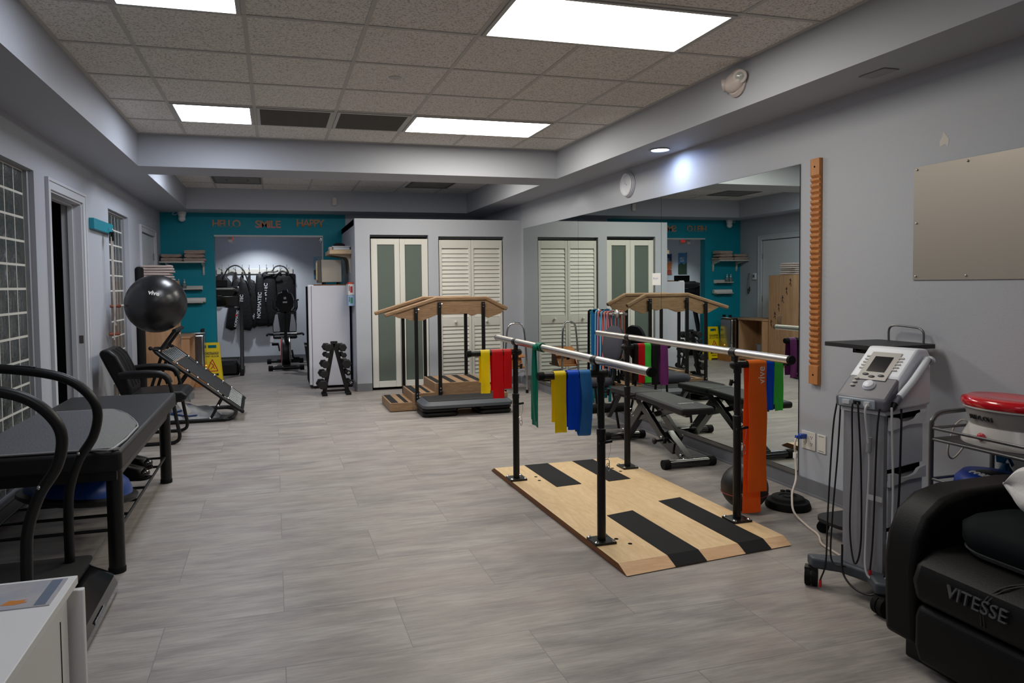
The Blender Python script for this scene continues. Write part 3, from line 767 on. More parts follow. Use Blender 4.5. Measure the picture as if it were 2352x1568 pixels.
# ------------------------------------------------------------------ aerobic step on risers
st = thing('aerobic_step', 'grey and black aerobic step platform raised on stacked risers', 'exercise step', (1.9, 7.15, 0), world=True)
def rrect(x0, x1, y0, y1, r, n=6):
    o = []
    for cx, cy, a0 in ((x1 - r, y1 - r, 0), (x0 + r, y1 - r, PI / 2), (x0 + r, y0 + r, PI), (x1 - r, y0 + r, 1.5 * PI)):
        o += [(cx + r * math.cos(a0 + PI / 2 * i / n), cy + r * math.sin(a0 + PI / 2 * i / n)) for i in range(n + 1)]
    return o
def slab(b, layers, m=0):
    """stack of rounded outlines [(poly,z)...] joined into a closed solid"""
    n = len(layers[0][0]); vs = [(x, y, z) for p, z in layers for x, y in p]
    fs = [tuple(range(n))[::-1], tuple(range(len(vs) - n, len(vs)))]
    for k in range(len(layers) - 1): fs += [(k * n + i, k * n + (i + 1) % n, (k + 1) * n + (i + 1) % n, (k + 1) * n + i) for i in range(n)]
    return b.add(vs, fs, m)
ax0, ax1, ay0, ay1 = 1.43, 2.39, 6.87, 7.305
b = slab(B(), [(rrect(ax0, ax1, ay0, ay1, .07), .095), (rrect(ax0 - .003, ax1 + .003, ay0 - .003, ay1 + .003, .075), .125), (rrect(ax0 + .05, ax1 - .05, ay0 + .03, ay1 - .03, .05), .163)])
obj('platform', b, mat('slate grey plastic', (74, 78, 84), .5), st, angle=25)
obj('mat', slab(B(), [(rrect(ax0 + .06, ax1 - .06, ay0 + .034, ay1 - .034, .03), .1625), (rrect(ax0 + .06, ax1 - .06, ay0 + .034, ay1 - .034, .03), .168)]), mat('ribbed black mat', (30, 30, 31), .75, bump=.4, bscale=150), st)
for x0, x1 in ((ax0, ax0 + .38), (ax1 - .36, ax1)):
    for z in (0, .047):
        rr = [rrect(x0 + o2, x1 - o2, ay0 + .05 + o2, ay1 - o2, .06) for o2 in (.012, 0, 0, .012)]
        obj('riser', slab(B(), [(rr[0], z + .001), (rr[1], z + .012), (rr[2], z + .035), (rr[3], z + .046)]), BLKP, st, angle=50)
# ------------------------------------------------------------------ mirrors and things on the right wall
MIRR = mat('silvered mirror', (221, 229, 224), .0, 1.0)
MEDGE = mat('dark mirror edge', (30, 33, 33), .4)
for y0, y1, lb in ((3.735, 5.383, 'wall mirror panel nearest the notched wooden ladder'), (5.385, 7.089, 'middle wall mirror panel, between two mirror seams'), (7.091, 8.84, 'wall mirror panel at the far end beside the louvered closet')):
    b = B().box(XR - .006, XR - .0005, y0, y1, .118, 2.087, 1)
    x = XR - .0062
    b.add([(x, y0 + .0015, .12), (x, y1 - .0015, .12), (x, y1 - .0015, 2.085), (x, y0 + .0015, 2.085)], [(3, 2, 1, 0)], 0)
    tag(obj('wall_mirror', b, [MIRR, MEDGE]), lb, 'mirror', 'wall mirror panels')
struct('trim_3', B().box(XR - .014, XR - .0005, 3.735, 8.84, .1, .117).box(XR - .018, XR - .014, 3.735, 8.84, .1, .124), ALU)
# clock
t = thing('wall_clock', 'round white wall clock above the mirrors', 'clock', (XR, 5.958, 2.268), world=True)
RX = Matrix.Rotation(-PI / 2, 3, 'Y')
c = (XR - .001, 5.958, 2.268)
obj('case', B().lathe([(.116, 0), (.118, .01), (.112, .014), (.114, .022), (.108, .028), (.108, .036), (.100, .042), (.096, .036), (.093, .028)], c, 48, R=RX), mat('clock white', (215, 217, 224), .35), t)
dl = obj('dial', B().lathe([(0, .024), (.094, .024)], c, 48, R=RX), mat('clock face', (206, 207, 204), .5), t)
for h in range(1, 13):
    a = h * PI / 6
    text(str(h), .026, (XR - .026, c[1] - .074 * math.sin(a), c[2] + .074 * math.cos(a)), (0, -1, 0), (0, 0, 1), BLKP, dl, 'numeral', .0004, bold=.0006)
def hand(name, ang, L, w):
    d = V((0, -math.sin(ang), math.cos(ang))); o = V((XR - .028, c[1], c[2]))
    obj(name, B().bar(o - d * .015, o + d * L, .002, w, up=d.cross(V((1, 0, 0)))), BLKP, t)
hand('hour_hand', math.radians(293), .045, .008); hand('minute_hand', math.radians(316), .068, .006)
# notched wooden shoulder ladder
b = B(); z0, z1 = .707, 2.095
prof = [(0, z0), (.026, z0), (.026, z0 + .115)]
z = z0 + .115; n = 34; st_ = (z1 - z0 - .235) / n
for i in range(n): prof += [(.012, z + st_ * .12), (.026, z + st_ * .62), (.026, z + st_)]; z += st_
prof += [(.012, z + .002), (.026, z + .02), (.026, z1), (0, z1)]
b.prism([(-x, q) for x, q in prof], (XR - .001, 3.625, 0), (1, 0, 0), (0, 0, 1), .075)
ld = tag(obj('shoulder_ladder', b, CHERRY, bevel=.0015, seg=1), 'tall notched honey wood finger ladder on the wall beside the mirrors', 'wall ladder')
obj('screw', B().cyl((XR - .028, 3.588, 2.045), (XR - .026, 3.588, 2.045), .006, n=12).cyl((XR - .028, 3.588, .765), (XR - .026, 3.588, .765), .006, n=12), DARK, ld)
# metal sheet
ms = tag(obj('metal_board', B().box(XR - .006, XR - .001, 1.75, 2.913, 1.345, 1.93), mat('brushed tan steel sheet', (168, 160, 150), .45, .75, bump=.02, bscale=40, stretch=(1, 60, 60))), 'large brushed metal board screwed to the right wall', 'metal board')
k = B()
for y, z in ((2.895, 1.915), (2.895, 1.64), (2.895, 1.365), (2.62, 1.915), (2.62, 1.365), (2.3, 1.915), (2.3, 1.365), (2.0, 1.915), (2.0, 1.365)): k.ball((XR - .007, y, z), .006, 10, 6)
obj('screw', k, CHROME, ms)
# outlets
def plate(name, label, cat, y0, y1, z0, z1):
    return tag(obj(name, B().box(XR - .006, XR - .0005, y0, y1, z0, z1), mat('almond wall plate', (218, 214, 206), .4), bevel=.002), label, cat)
p = plate('wall_outlet', 'double wall outlet with the blue plug, below the wooden ladder', 'outlet', 3.588, 3.704, .284, .398)
k = B()
for y in (3.673, 3.62):
    for z in (.32, .362):
        for dy, dz in ((-.007, .005), (.007, .005), (0, -.006)): k.box(XR - .0068, XR - .0058, y + dy - .0015, y + dy + .0015, z + dz - .004, z + dz + .004)
obj('socket_slot', k, DARK, p)
p = plate('wall_plate', 'single data wall plate to the right of the double outlet', 'wall plate', 3.502, 3.572, .284, .398)
k = B()
for z in (.330, .352): k.prism([(-.007, -.005), (.007, -.005), (.007, .002), (.003, .006), (-.003, .006), (-.007, .002)], (XR - .0058, 3.537, z), (0, -1, 0), (0, 0, 1), -.001)
for z in (.296, .386): k.box(XR - .0068, XR - .0058, 3.515, 3.559, z - .001, z + .001)
obj('socket_slot', k, DARK, p)
# extension cord
b = B().tube([(XR - .035, 3.672, .365), (XR - .075, 3.67, .355), (XR - .095, 3.66, .31), (XR - .095, 3.655, .25), (3.10, 3.60, .13), (3.0, 3.51, .084), (2.90, 3.40, .079), (2.83, 3.30, .03), (2.785, 3.147, .007), (2.742, 3.02, .007), (2.665, 2.91, .007), (2.645, 2.82, .007), (2.63, 2.74, .007)], .006, 8, sub=8)
cd = tag(obj('extension_cord', b, mat('cream cord', (212, 198, 186), .5)), 'cream power cord from the outlet down across the floor', 'cord')
obj('plug', B().box(XR - .05, XR - .007, 3.657, 3.688, .35, .38).obox((XR - .064, 3.671, .362), (.03, .02, .02), (0, .3, 0)), mat('clear blue plug', (24, 72, 168), .2, spec=.6), cd, bevel=.003)
obj('cord_tag', B().box(XR - .102, XR - .088, 3.642, 3.668, .235, .268), CARDIN, cd)
# emergency light on the right soffit
t = thing('emergency_light', 'white twin head emergency light on the right soffit', 'emergency light', (2.82, 3.81, 2.6), world=True)
EL = mat('aged white plastic', (204, 192, 188), .4)
b = B().lathe([(.082, 0), (.086, .012), (.07, .03)], (2.819, 3.80, 2.585), 32, R=RX)
bb = B().ball((2.795, 3.80, 2.585), (.05, .085, .062), 28, 16)
obj('base', b, EL, t); obj('housing', bb, EL, t)
for y, z, dx, dy in ((3.725, 2.605, -.75, -.6), (3.885, 2.59, -.6, .75)):
    R2 = V((dx, dy, -.15)).to_track_quat('Z', 'Y').to_matrix(); o = V((2.775, y, z)) - V((dx, dy, 0)) * .02
    h = obj('lamp_head', B().lathe([(.02, -.035), (.036, -.015), (.042, .01), (.042, .02), (.038, .022)], o, 24, R=R2), EL, t)
    obj('lens', B().lathe([(0, .026), (.02, .024), (.039, .018)], o, 24, R=R2), mat('lamp lens', (176, 178, 176), .12, spec=.7), h)
# motion sensor, camera
t = thing('motion_sensor', 'small white motion sensor box on the far soffit', 'motion sensor', (.86, SF, 2.555), world=True)
obj('body', B().box(.828, .892, SF - .035, SF - .001, 2.497, 2.615), EL, t, bevel=.006)
obj('lens', B().box(.836, .884, SF - .038, SF - .034, 2.503, 2.55), mat('sensor lens', (186, 184, 180), .25), t, bevel=.004)
t = thing('security_camera', 'white dome security camera in the corner above the teal wall', 'security camera', (-1.24, 10.60, HS), world=True)
obj('mount', B().lathe([(.058, 0), (.06, -.02), (.05, -.05), (.046, -.068)], (-1.225, 10.58, HS - .001), 28), WHITEP, t)
obj('head', B().ball((-1.225, 10.58, HS - .095), (.05, .05, .045), 24, 14), WHITEP, t)
obj('cable', B().tube([(-1.27, 10.58, HS - .02), (-1.31, 10.58, HS - .045), (-1.35, 10.59, HS - .035), (-1.33, 10.60, HS - .008), (-1.36, 10.62, HS - .004)], .004, 6), WHITEP, t)

# ------------------------------------------------------------------ words above the nook
def word(s, x0, x1, zc, lo, label, size, cut):
    cu = bpy.data.curves.new('t', 'FONT'); cu.body = s; cu.size = size; cu.extrude = .004; cu.align_x = 'CENTER'; cu.align_y = 'CENTER'; cu.space_character = .84; cu.offset = size * .022
    to = bpy.data.objects.new('t', cu); C.objects.link(to)
    me = bpy.data.meshes.new_from_object(to.evaluated_get(bpy.context.evaluated_depsgraph_get()))
    bpy.data.objects.remove(to)
    xs = [v.co.x for v in me.vertices]; k = (x1 - x0) / (max(xs) - min(xs)); ys = [v.co.y for v in me.vertices]; kz = size * .98 / (max(ys) - min(ys))
    me.transform(Matrix(((k, 0, 0, (x0 + x1) / 2), (0, 0, -1, YB - .006), (0, kz, 0, zc), (0, 0, 0, 1))))
    me.materials.clear(); me.materials.append(mat('plain wood letter', (184, 138, 106), .6)); me.materials.append(lo)
    bm = bmesh.new(); bm.from_mesh(me)
    bmesh.ops.bisect_plane(bm, geom=bm.verts[:] + bm.edges[:] + bm.faces[:], plane_co=(0, 0, cut), plane_no=(0, 0, 1))
    for f in bm.faces: f.material_index = 1 if f.calc_center_median().z < cut else 0
    bm.to_mesh(me); bm.free()
    o = bpy.data.objects.new('word_sign', me); C.objects.link(o)
    return tag(o, label, 'word sign', 'wooden words on the teal wall')
word('HELLO', -.835, -.448, 2.265, mat('dipped blue grey', (88, 140, 148), .6), 'wooden HELLO sign on the teal wall over the nook', .112, 2.24)
word('SMILE', -.243, .119, 2.262, mat('dipped pink', (212, 132, 136), .6), 'wooden SMILE sign with pink dipped bottom', .112, 2.238)
word('HAPPY', .338, .743, 2.285, mat('dipped orange', (196, 104, 36), .6), 'wooden HAPPY sign with orange dipped bottom', .112, 2.262)
# ------------------------------------------------------------------ towel shelf and picture ledges on the teal wall
SHW = mat('white shelf paint', (206, 203, 196), .5)
t = thing('wall_shelf', 'white bracket shelf of towels on the teal wall', 'shelf', (-1.24, 10.55, 1.7), world=True)
obj('board', B().box(-1.52, -.935, 10.43, YB - .001, 1.703, 1.721), SHW, t, bevel=.002)
for x in (-1.44, -.965):
    k = B().prism([(0, 0), (-.2, 0), (-.2, -.014), (-.03, -.05), (-.022, -.17), (0, -.175)], (x - .012, YB - .001, 1.702), (0, 1, 0), (0, 0, 1), .024)
    k2 = obj('bracket', k, SHW, t, bevel=.002)
    obj('screw', B().cyl((x, YB - .024, 1.62), (x, YB - .028, 1.62), .005, n=10).cyl((x, YB - .024, 1.55), (x, YB - .028, 1.55), .005, n=10), BLKP, k2)
for z, w0, lb in ((1.315, -1.33, 'white picture ledge with pump bottles on the teal wall'), (1.125, -1.33, 'white picture ledge with a paper roll, lowest on the teal wall')):
    tag(obj('picture_ledge', B().box(w0, -.985, YB - .095, YB - .001, z, z + .012).box(w0, -.985, YB - .014, YB - .001, z, z + .065).box(w0, -.985, YB - .095, YB - .085, z, z + .028), SHW, bevel=.001), lb, 'shelf')
CLEAR = mat('clear pump bottle', (188, 204, 206), .12, trans=.7, spec=.6)
for x, lb in ((-1.225, 'clear pump bottle at the open end of the picture ledge'), (-1.30, 'clear pump bottle deeper along the picture ledge, near the corner')):
    t = thing('pump_bottle', lb, 'bottle', (x, YB - .05, 1.327), group='pump bottles on the ledge', world=True)
    o = (x, YB - .05, 1.3275)
    obj('bottle', B().lathe([(.026, 0), (.03, .006), (.03, .075), (.022, .09), (.011, .094)], o, 20), CLEAR, t)
    obj('pump', B().lathe([(.013, .094), (.015, .115), (.006, .118), (.005, .138), (.009, .140), (.007, .150), (0, .151)], o, 16).bar((x, YB - .05, 1.3275 + .144), (x + .012, YB - .085, 1.3275 + .141), .007, .006), WHITEP, t)
t = tag(obj('paper_roll', B().lathe([(.018, 0), (.036, 0), (.036, .36), (.018, .36), (.018, 0)], (-1.305, YB - .055, 1.175), 28, R=Matrix.Rotation(PI / 2, 3, 'Y')), CARDIN), 'white paper roll lying on the lowest ledge', 'paper roll')
def towel(x0, x1, y0, y1, z0, h, m, label, group, fold='x', sag=.0, seed=0, name='towel'):
    """folded towel: a rounded folded bundle with layers on its end, thickness h"""
    rnd = random.Random(seed)
    a, c, d = rnd.random() * 6, rnd.random() * 6, rnd.random()
    n = 18; mm = 8; b = B()
    prof = []
    for i in range(n):
        t2 = 2 * PI * i / n
        cx, cz = math.cos(t2), math.sin(t2)
        prof.append((math.copysign(abs(cx) ** .35, cx), math.copysign(abs(cz) ** .55, cz)))
    vs = []
    for j in range(mm + 1):
        v = j / mm; s = 1 - .06 * (abs(v - .5) * 2) ** 6
        y = y0 + (y1 - y0) * v
        for px, pz in prof:
            x = (x0 + x1) / 2 + px * (x1 - x0) / 2 * s
            u = (px + 1) / 2
            wob = .12 * h * math.sin(u * 5 + a) + .1 * h * math.sin(v * 4 + c) + sag * h * (4 * (u - .5) ** 2 - .5)
            z = z0 + h / 2 + pz * h / 2 * s + (wob if pz > 0 else 0) 
            vs.append((x, y, min(z0 + h, max(z0, z0 + (z - z0) * .9))))
    k = n
    fs = [(j * k + i, j * k + (i + 1) % k, (j + 1) * k + (i + 1) % k, (j + 1) * k + i) for j in range(mm) for i in range(k)]
    b.add(vs, fs, 0, True); b.add(vs[:k], [tuple(range(k))[::-1]], 0); b.add(vs[-k:], [tuple(range(k))], 0)
    # fold creases on the near face
    for q in range(2):
        zc = z0 + h * (.33 + .34 * q)
        b.tube([(x0 + (x1 - x0) * u, y0 - .002, zc + .05 * h * math.sin(u * 7 + d * 5 + q)) for u in (.03, .3, .6, .97)], h * .17, 6, sub=4)
    return tag(obj(name, b, m), label, 'towel', group)
zz = 1.722
towel(-1.505, -1.22, 10.45, 10.66, zz, .055, TOWELC, 'lower beige towel of the flatter pile on the bracket shelf, corner side', 'beige towels on the bracket shelf', seed=1)
towel(-1.50, -1.24, 10.46, 10.65, zz + .056, .05, TOWELC, 'rumpled upper beige towel of the flatter pile on the bracket shelf', 'beige towels on the bracket shelf', sag=.5, seed=2)
towel(-1.215, -.915, 10.45, 10.66, zz, .05, TOWELC, 'lowest beige towel of the taller pile on the bracket shelf', 'beige towels on the bracket shelf', seed=3)
towel(-1.20, -.935, 10.45, 10.65, zz + .051, .05, TOWELC, 'middle beige towel of the taller pile on the bracket shelf', 'beige towels on the bracket shelf', seed=4)
towel(-1.20, -.93, 10.45, 10.65, zz + .102, .06, TOWELC, 'thick top beige towel of the taller pile on the bracket shelf', 'beige towels on the bracket shelf', sag=.3, seed=5)
# ------------------------------------------------------------------ tall beech cabinet with stickers and towels
t = thing('tall_cabinet', 'tall beech two door cabinet with black figure stickers against the left wall', 'cabinet', (-1.33, 9.19, 0), world=True)
cx0, cx1, cy0, cy1, ch = -1.50, -1.165, 8.91, 9.47, 1.44
b = B().box(cx0, cx1, cy0, cy0 + .018, 0, ch); b.box(cx0, cx1, cy1 - .018, cy1, 0, ch); b.box(cx0, cx1, cy0 + .018, cy1 - .018, ch - .018, ch); b.box(cx0, cx0 + .012, cy0 + .018, cy1 - .018, 0, ch - .018); b.box(cx0, cx1, cy0 + .018, cy1 - .018, .05, .068); b.box(cx1 - .03, cx1 - .012, cy0 + .018, cy1 - .018, 0, .05)
obj('carcass', b, BEECH, t, bevel=.001)
def figure(b, o, u, v, s, pose):
    o = V(o); u = V(u); v = V(v); w = u.cross(v) * .0006
    def seg(a, c, th): 
        p, q = o + (u * a[0] + v * a[1]) * s, o + (u * c[0] + v * c[1]) * s
        b.bar(p, q, th * s, .0006, up=u.cross(v))
    b.cyl(o + (u * pose[0][0] + v * pose[0][1]) * s - w, o + (u * pose[0][0] + v * pose[0][1]) * s + w, .09 * s, n=10)
    for a, c in pose[1]: seg(a, c, .085)
for k, (y0, y1) in enumerate(((cy0 + .002, 9.188), (9.192, cy1 - .002))):
    d = obj('door', B().box(cx1 + .001, cx1 + .019, y0, y1, .055, ch - .002), BEECH, t, bevel=.0015)
    yh = 9.165 if k == 0 else 9.215
    obj('handle', B().tube([(cx1 + .018, yh, .665), (cx1 + .042, yh, .69), (cx1 + .048, yh, .74), (cx1 + .042, yh, .79), (cx1 + .018, yh, .815)], .005, 8), ALU, d)
    g = B()
    for j in range(3):
        q = k * 3 + j
        y = 8.98 + q * .085; z = 1.32 - q * .13
        pose = ((.0, .45), [((0, .36), (0, 0)), ((0, .3), (.22, .2 + .12 * (q % 2))), ((0, .3), (-.2, .4 - .15 * (q % 3))), ((0, 0), (.15, -.35)), ((0, 0), (-.2 + .1 * (q % 2), -.3)), ((.15, -.35), (.05 + .1 * (q % 3), -.5))])
        figure(g, (cx1 + .0195, y, z), (0, -1, 0), (0, 0, 1), .115, pose)
    obj('sticker', g, BLKP, d)
for i in range(6):
    towel(-1.505, -1.155 - (i % 3) * .012, 8.93, 9.25, ch + .001 + i * .031, .03, TOWELW, ['lowest', 'second lowest', 'third', 'fourth', 'second from the top', 'topmost'][i] + ' pale pink towel stacked on the tall beech cabinet', 'pale towels on the tall cabinet', seed=20 + i, sag=.1 * i)
tag(obj('folded_mat', B().box(-1.527, -1.455, 8.70, 8.87, .0, 1.60), RUB, bevel=.03, seg=4), 'tall folded black mat standing between the glass blocks and the beech cabinet', 'mat')
# low open cabinet
t = thing('open_cabinet', 'low beech open fronted cabinet next to the tall one', 'cabinet', (-1.25, 9.76, 0), world=True)
b = B().box(-1.45, -1.05, 9.49, 9.51, 0, .71); b.box(-1.45, -1.05, 10.07, 10.09, 0, .71); b.box(-1.46, -1.04, 9.48, 10.10, .71, .735); b.box(-1.45, -1.44, 9.51, 10.07, 0, .71); b.box(-1.44, -1.05, 9.51, 10.07, .05, .07)
obj('carcass', b, BEECH, t, bevel=.001)
t = thing('white_bowl', 'white bowl inside the low open cabinet, seen in the mirror', 'bowl', (-1.2, 9.92, .07), world=True)
obj('bowl', B().lathe([(.05, 0), (.055, .004), (.088, .11), (.092, .112), (.084, .112), (.05, .01), (0, .008)], (-1.2, 9.93, .0715), 28), WHITEP, t)
t = thing('grey_basket', 'grey woven basket inside the low open cabinet', 'basket', (-1.2, 9.7, .07), world=True)
obj('basket', B().lathe([(.07, 0), (.095, .25), (.099, .25), (.099, .24), (.074, 0)], (-1.2, 9.67, .0715), 24), mat('grey weave', (128, 130, 136), .8, bump=.6, bscale=90), t)
# stainless heating tank on a wooden stand
t = thing('tank_stand', 'low honey wood stand under the stainless heating tank', 'stand', (-1.12, 10.28, 0), world=True)
obj('box', B().box(-1.33, -.91, 10.11, 10.47, .0, .185), CHERRY, t, bevel=.003)
obj('top', B().box(-1.34, -.90, 10.105, 10.475, .185, .2), CHERRY, t, bevel=.002)
t = thing('hot_pack_tank', 'stainless steel hot pack heating tank with black handles', 'heating tank', (-1.1, 10.28, .2), world=True)
ST2 = mat('tank steel', (190, 190, 190), .22, 1.0)
obj('body', B().box(-1.30, -.935, 10.12, 10.44, .215, .72), ST2, t, bevel=.03, seg=4)
obj('lid', B().box(-1.31, -.925, 10.11, 10.45, .722, .742), ST2, t, bevel=.006)
for y in (10.20, 10.36): obj('handle', B().box(-.985, -.95, y - .025, y + .025, .742, .785), BLKP, t, bevel=.004)
obj('seam_band', B().box(-1.303, -.932, 10.117, 10.443, .30, .308), ST2, t)
obj('pilot_lamp', B().ball((-.932, 10.30, .27), .008, 10, 6), mat('orange pilot lamp', (255, 150, 60), .4, emit=3), t)
obj('foot', B().box(-1.27, -1.25, 10.15, 10.17, .2, .216).box(-.98, -.96, 10.15, 10.17, .2, .216).box(-1.27, -1.25, 10.39, 10.41, .2, .216).box(-.98, -.96, 10.39, 10.41, .2, .216), BLKP, t)
# wet floor sign
YS = mat('yellow sign plastic', (238, 208, 10), .4); SB = mat('sign black', (24, 22, 18), .5); SR = mat('sign red', (190, 30, 24), .5)
t = thing('wet_floor_sign', 'yellow caution wet floor sign leaning at the teal wall', 'floor sign', (-.87, 10.52, 0), world=True)
def signboard(y0, y1, name):
    u = V((1, 0, 0)); v = V((0, y1 - y0, .575)).normalized(); o = V((-.868, y0, 0))
    hw0, hw1, H = .135, .098, .575
    b = B(); th = -.012
    fr = lambda z: hw0 + (hw1 - hw0) * z / H
    ring = [(-.055, .50), (.055, .50), (.055, .545), (-.055, .545)]
    b.prism([(-hw0, 0), (-hw0 + .05, 0), (-hw0 + .06, .03), (hw0 - .06, .03), (hw0 - .05, 0), (hw0, 0), (fr(.495), .495), (-fr(.495), .495)], o, u, v, th)
    b.prism([(-fr(.495), .495), (-.058, .495), (-.058, .54), (-fr(.54), .54)], o, u, v, th); b.prism([(.058, .495), (fr(.495), .495), (fr(.54), .54), (.058, .54)], o, u, v, th)
    b.prism([(-fr(.54), .54), (fr(.54), .54), (hw1, H), (-hw1, H)], o, u, v, th)
    return obj(name, b, YS, t), o, u, v
bd, o, u, v = signboard(10.455, 10.535, 'front_board')
signboard(10.66, 10.56, 'rear_board')
w = u.cross(v)
def sp(x, z, e=.0008): return o + u * x + v * z + w * e
obj('text_panel', B().prism([(-.085, .405), (.085, .405), (.085, .44), (-.085, .44)], sp(0, 0, .0002), u, v, .0008).prism([(-.085, .105), (.085, .105), (.085, .135), (-.085, .135)], sp(0, 0, .0002), u, v, .0008), SB, bd)
text('CAUTION', .036, sp(0, .4225, .0016), u, v, YS, bd, ext=.0003, bold=.0008); text('WET FLOOR', .032, sp(0, .378, .0006), u, v, SB, bd, ext=.0003, bold=.001)
text('Cuidado', .03, sp(0, .12, .0016), u, v, YS, bd, ext=.0003, bold=.0008); text('Piso Mojado', .028, sp(0, .078, .0006), u, v, SB, bd, ext=.0003, bold=.001)
tr = B()
P3 = [(-.075, .17), (.075, .17), (0, .335)]
for i in range(3): a, c = P3[i], P3[(i + 1) % 3]; tr.bar(sp(*a), sp(*c), .012, .001, up=w)
tr.bar(sp(-.02, .20), sp(.02, .25), .012, .001, up=w); tr.bar(sp(.02, .25), sp(-.015, .28), .012, .001, up=w); tr.bar(sp(.005, .235), sp(.035, .20), .01, .001, up=w); tr.cyl(sp(-.026, .293), sp(-.026, .293, .0018), .009, n=10)
obj('warning_symbol', tr, SR, bd)
# thermostat and jump rope on the left wall, seen in the mirror
t = thing('thermostat', 'white thermostat on the left wall, seen only in the mirror', 'thermostat', (XL, 10.268, 1.43), world=True)
obj('body', B().box(XL + .0005, XL + .028, 10.245, 10.325, 1.375, 1.487), WHITEP, t, bevel=.005)
obj('display', B().box(XL + .0275, XL + .029, 10.275, 10.315, 1.41, 1.46), mat('grey green display', (70, 88, 84), .3), t)
b = B().tube([(XL + .02, 10.43, 1.475), (XL + .025, 10.455, 1.38), (XL + .025, 10.47, 1.22), (XL + .025, 10.45, 1.14), (XL + .025, 10.425, 1.2), (XL + .025, 10.415, 1.38), (XL + .02, 10.43, 1.475)], .004, 6)
t = tag(obj('jump_rope', b, mat('grey rope', (112, 114, 118), .8)), 'grey looped rope hanging beside the thermostat, seen in the mirror', 'rope')
obj('handle', B().cyl((XL + .02, 10.44, 1.135), (XL + .02, 10.445, 1.22), .01).cyl((XL + .02, 10.41, 1.17), (XL + .02, 10.41, 1.25), .008), BLKP, t)
obj('hook', B().cyl((XL + .0005, 10.43, 1.478), (XL + .03, 10.43, 1.48), .006), mat('green hook', (40, 110, 80), .5), t)
# ------------------------------------------------------------------ fridge corner
FRW = mat('fridge white', (206, 205, 212), .35, bump=.03, bscale=300)
t = thing('upright_freezer', 'white upright freezer beside the nook with the microwave on top', 'freezer', (.7, 9.7, 0), world=True)
# its door faces the nook side (-x); we look at its flank
obj('body', B().box(.47, .965, 9.38, 9.98, .035, 1.36), FRW, t, bevel=.008, seg=3)
d = obj('door', B().box(.425, .466, 9.385, 9.975, .05, 1.355), FRW, t, bevel=.008, seg=3)
obj('handle_seam', B().box(.4225, .426, 9.395, 9.965, .06, 1.35), DARK, d)
obj('hinge', B().box(.43, .50, 9.40, 9.44, 1.355, 1.372), WHITEP, d)
obj('foot', B().cyl((.50, 9.42, 0), (.50, 9.42, .036), .018).cyl((.93, 9.42, 0), (.93, 9.42, .036), .018).cyl((.5, 9.93, 0), (.5, 9.93, .036), .018).cyl((.93, 9.93, 0), (.93, 9.93, .036), .018), BLKP, t)
tag(obj('wooden_board', B().box(.50, .985, 9.55, 9.99, 1.362, 1.376), PLYEDGE, bevel=.002), 'thin brown board lying on the freezer under the microwave', 'board')
t = thing('microwave', 'beige microwave on the white freezer', 'microwave', (.75, 9.8, 1.377), world=True)
MW = mat('beige appliance enamel', (186, 178, 162), .5)
obj('body', B().box(.625, .895, 9.66, 9.97, 1.405, 1.71), MW, t, bevel=.006)
d = obj('door', B().box(.575, .623, 9.665, 9.965, 1.40, 1.705), mat('microwave front', (96, 90, 80), .35), t, bevel=.005)
obj('handle', B().box(.553, .578, 9.69, 9.715, 1.43, 1.675), mat('cream handle', (206, 184, 142), .45), d, bevel=.006)
obj('foot', B().cyl((.66, 9.69, 1.377), (.66, 9.69, 1.406), .016).cyl((.86, 9.69, 1.377), (.86, 9.69, 1.406), .016).cyl((.66, 9.94, 1.377), (.66, 9.94, 1.406), .016).cyl((.86, 9.94, 1.377), (.86, 9.94, 1.406), .016), BLKP, t)
# wooden shelf on the closet side wall
t = thing('wooden_shelf', 'pale wooden shelf with brackets on the closet side above the freezer', 'shelf', (.86, 9.8, 1.78), world=True)
obj('board', B().box(.715, .999, 9.35, 10.15, 1.775, 1.83), PINE, t, bevel=.002)
for y in (9.47, 9.98):
    obj('bracket', B().prism([(0, 0), (-.24, 0), (-.24, -.014), (-.06, -.04), (-.03, -.08), (-.012, -.25), (0, -.25)], (.999, y + .015, 1.774), (1, 0, 0), (0, 0, 1), .03), mat('aged shelf bracket', (190, 178, 158), .5), t, bevel=.002)
t = thing('plastic_bin', 'white lidded storage box on the pale wooden shelf', 'storage box', (.87, 9.65, 1.832), world=True)
obj('box', B().box(.765, .985, 9.42, 9.85, 1.8315, 1.868), mat('milky plastic', (206, 214, 220), .35), t, bevel=.006)
obj('lid', B().box(.755, .992, 9.41, 9.86, 1.869, 1.881), WHITEP, t, bevel=.004)
b = B().ball((.86, 9.6, 1.89), (.085, .13, .045), 20, 12); b.v = [(x, y, max(z, 1.8825)) for x, y, z in b.v]
tag(obj('black_cloth', b, mat('black cloth', (14, 14, 15), .95)), 'black bundled cloth on top of the white storage box', 'cloth')
towel(.716, .758, 9.40, 9.62, 1.831, .045, TOWELW, 'small pale towel beside the white storage box on the wooden shelf', 'small towels', seed=40)
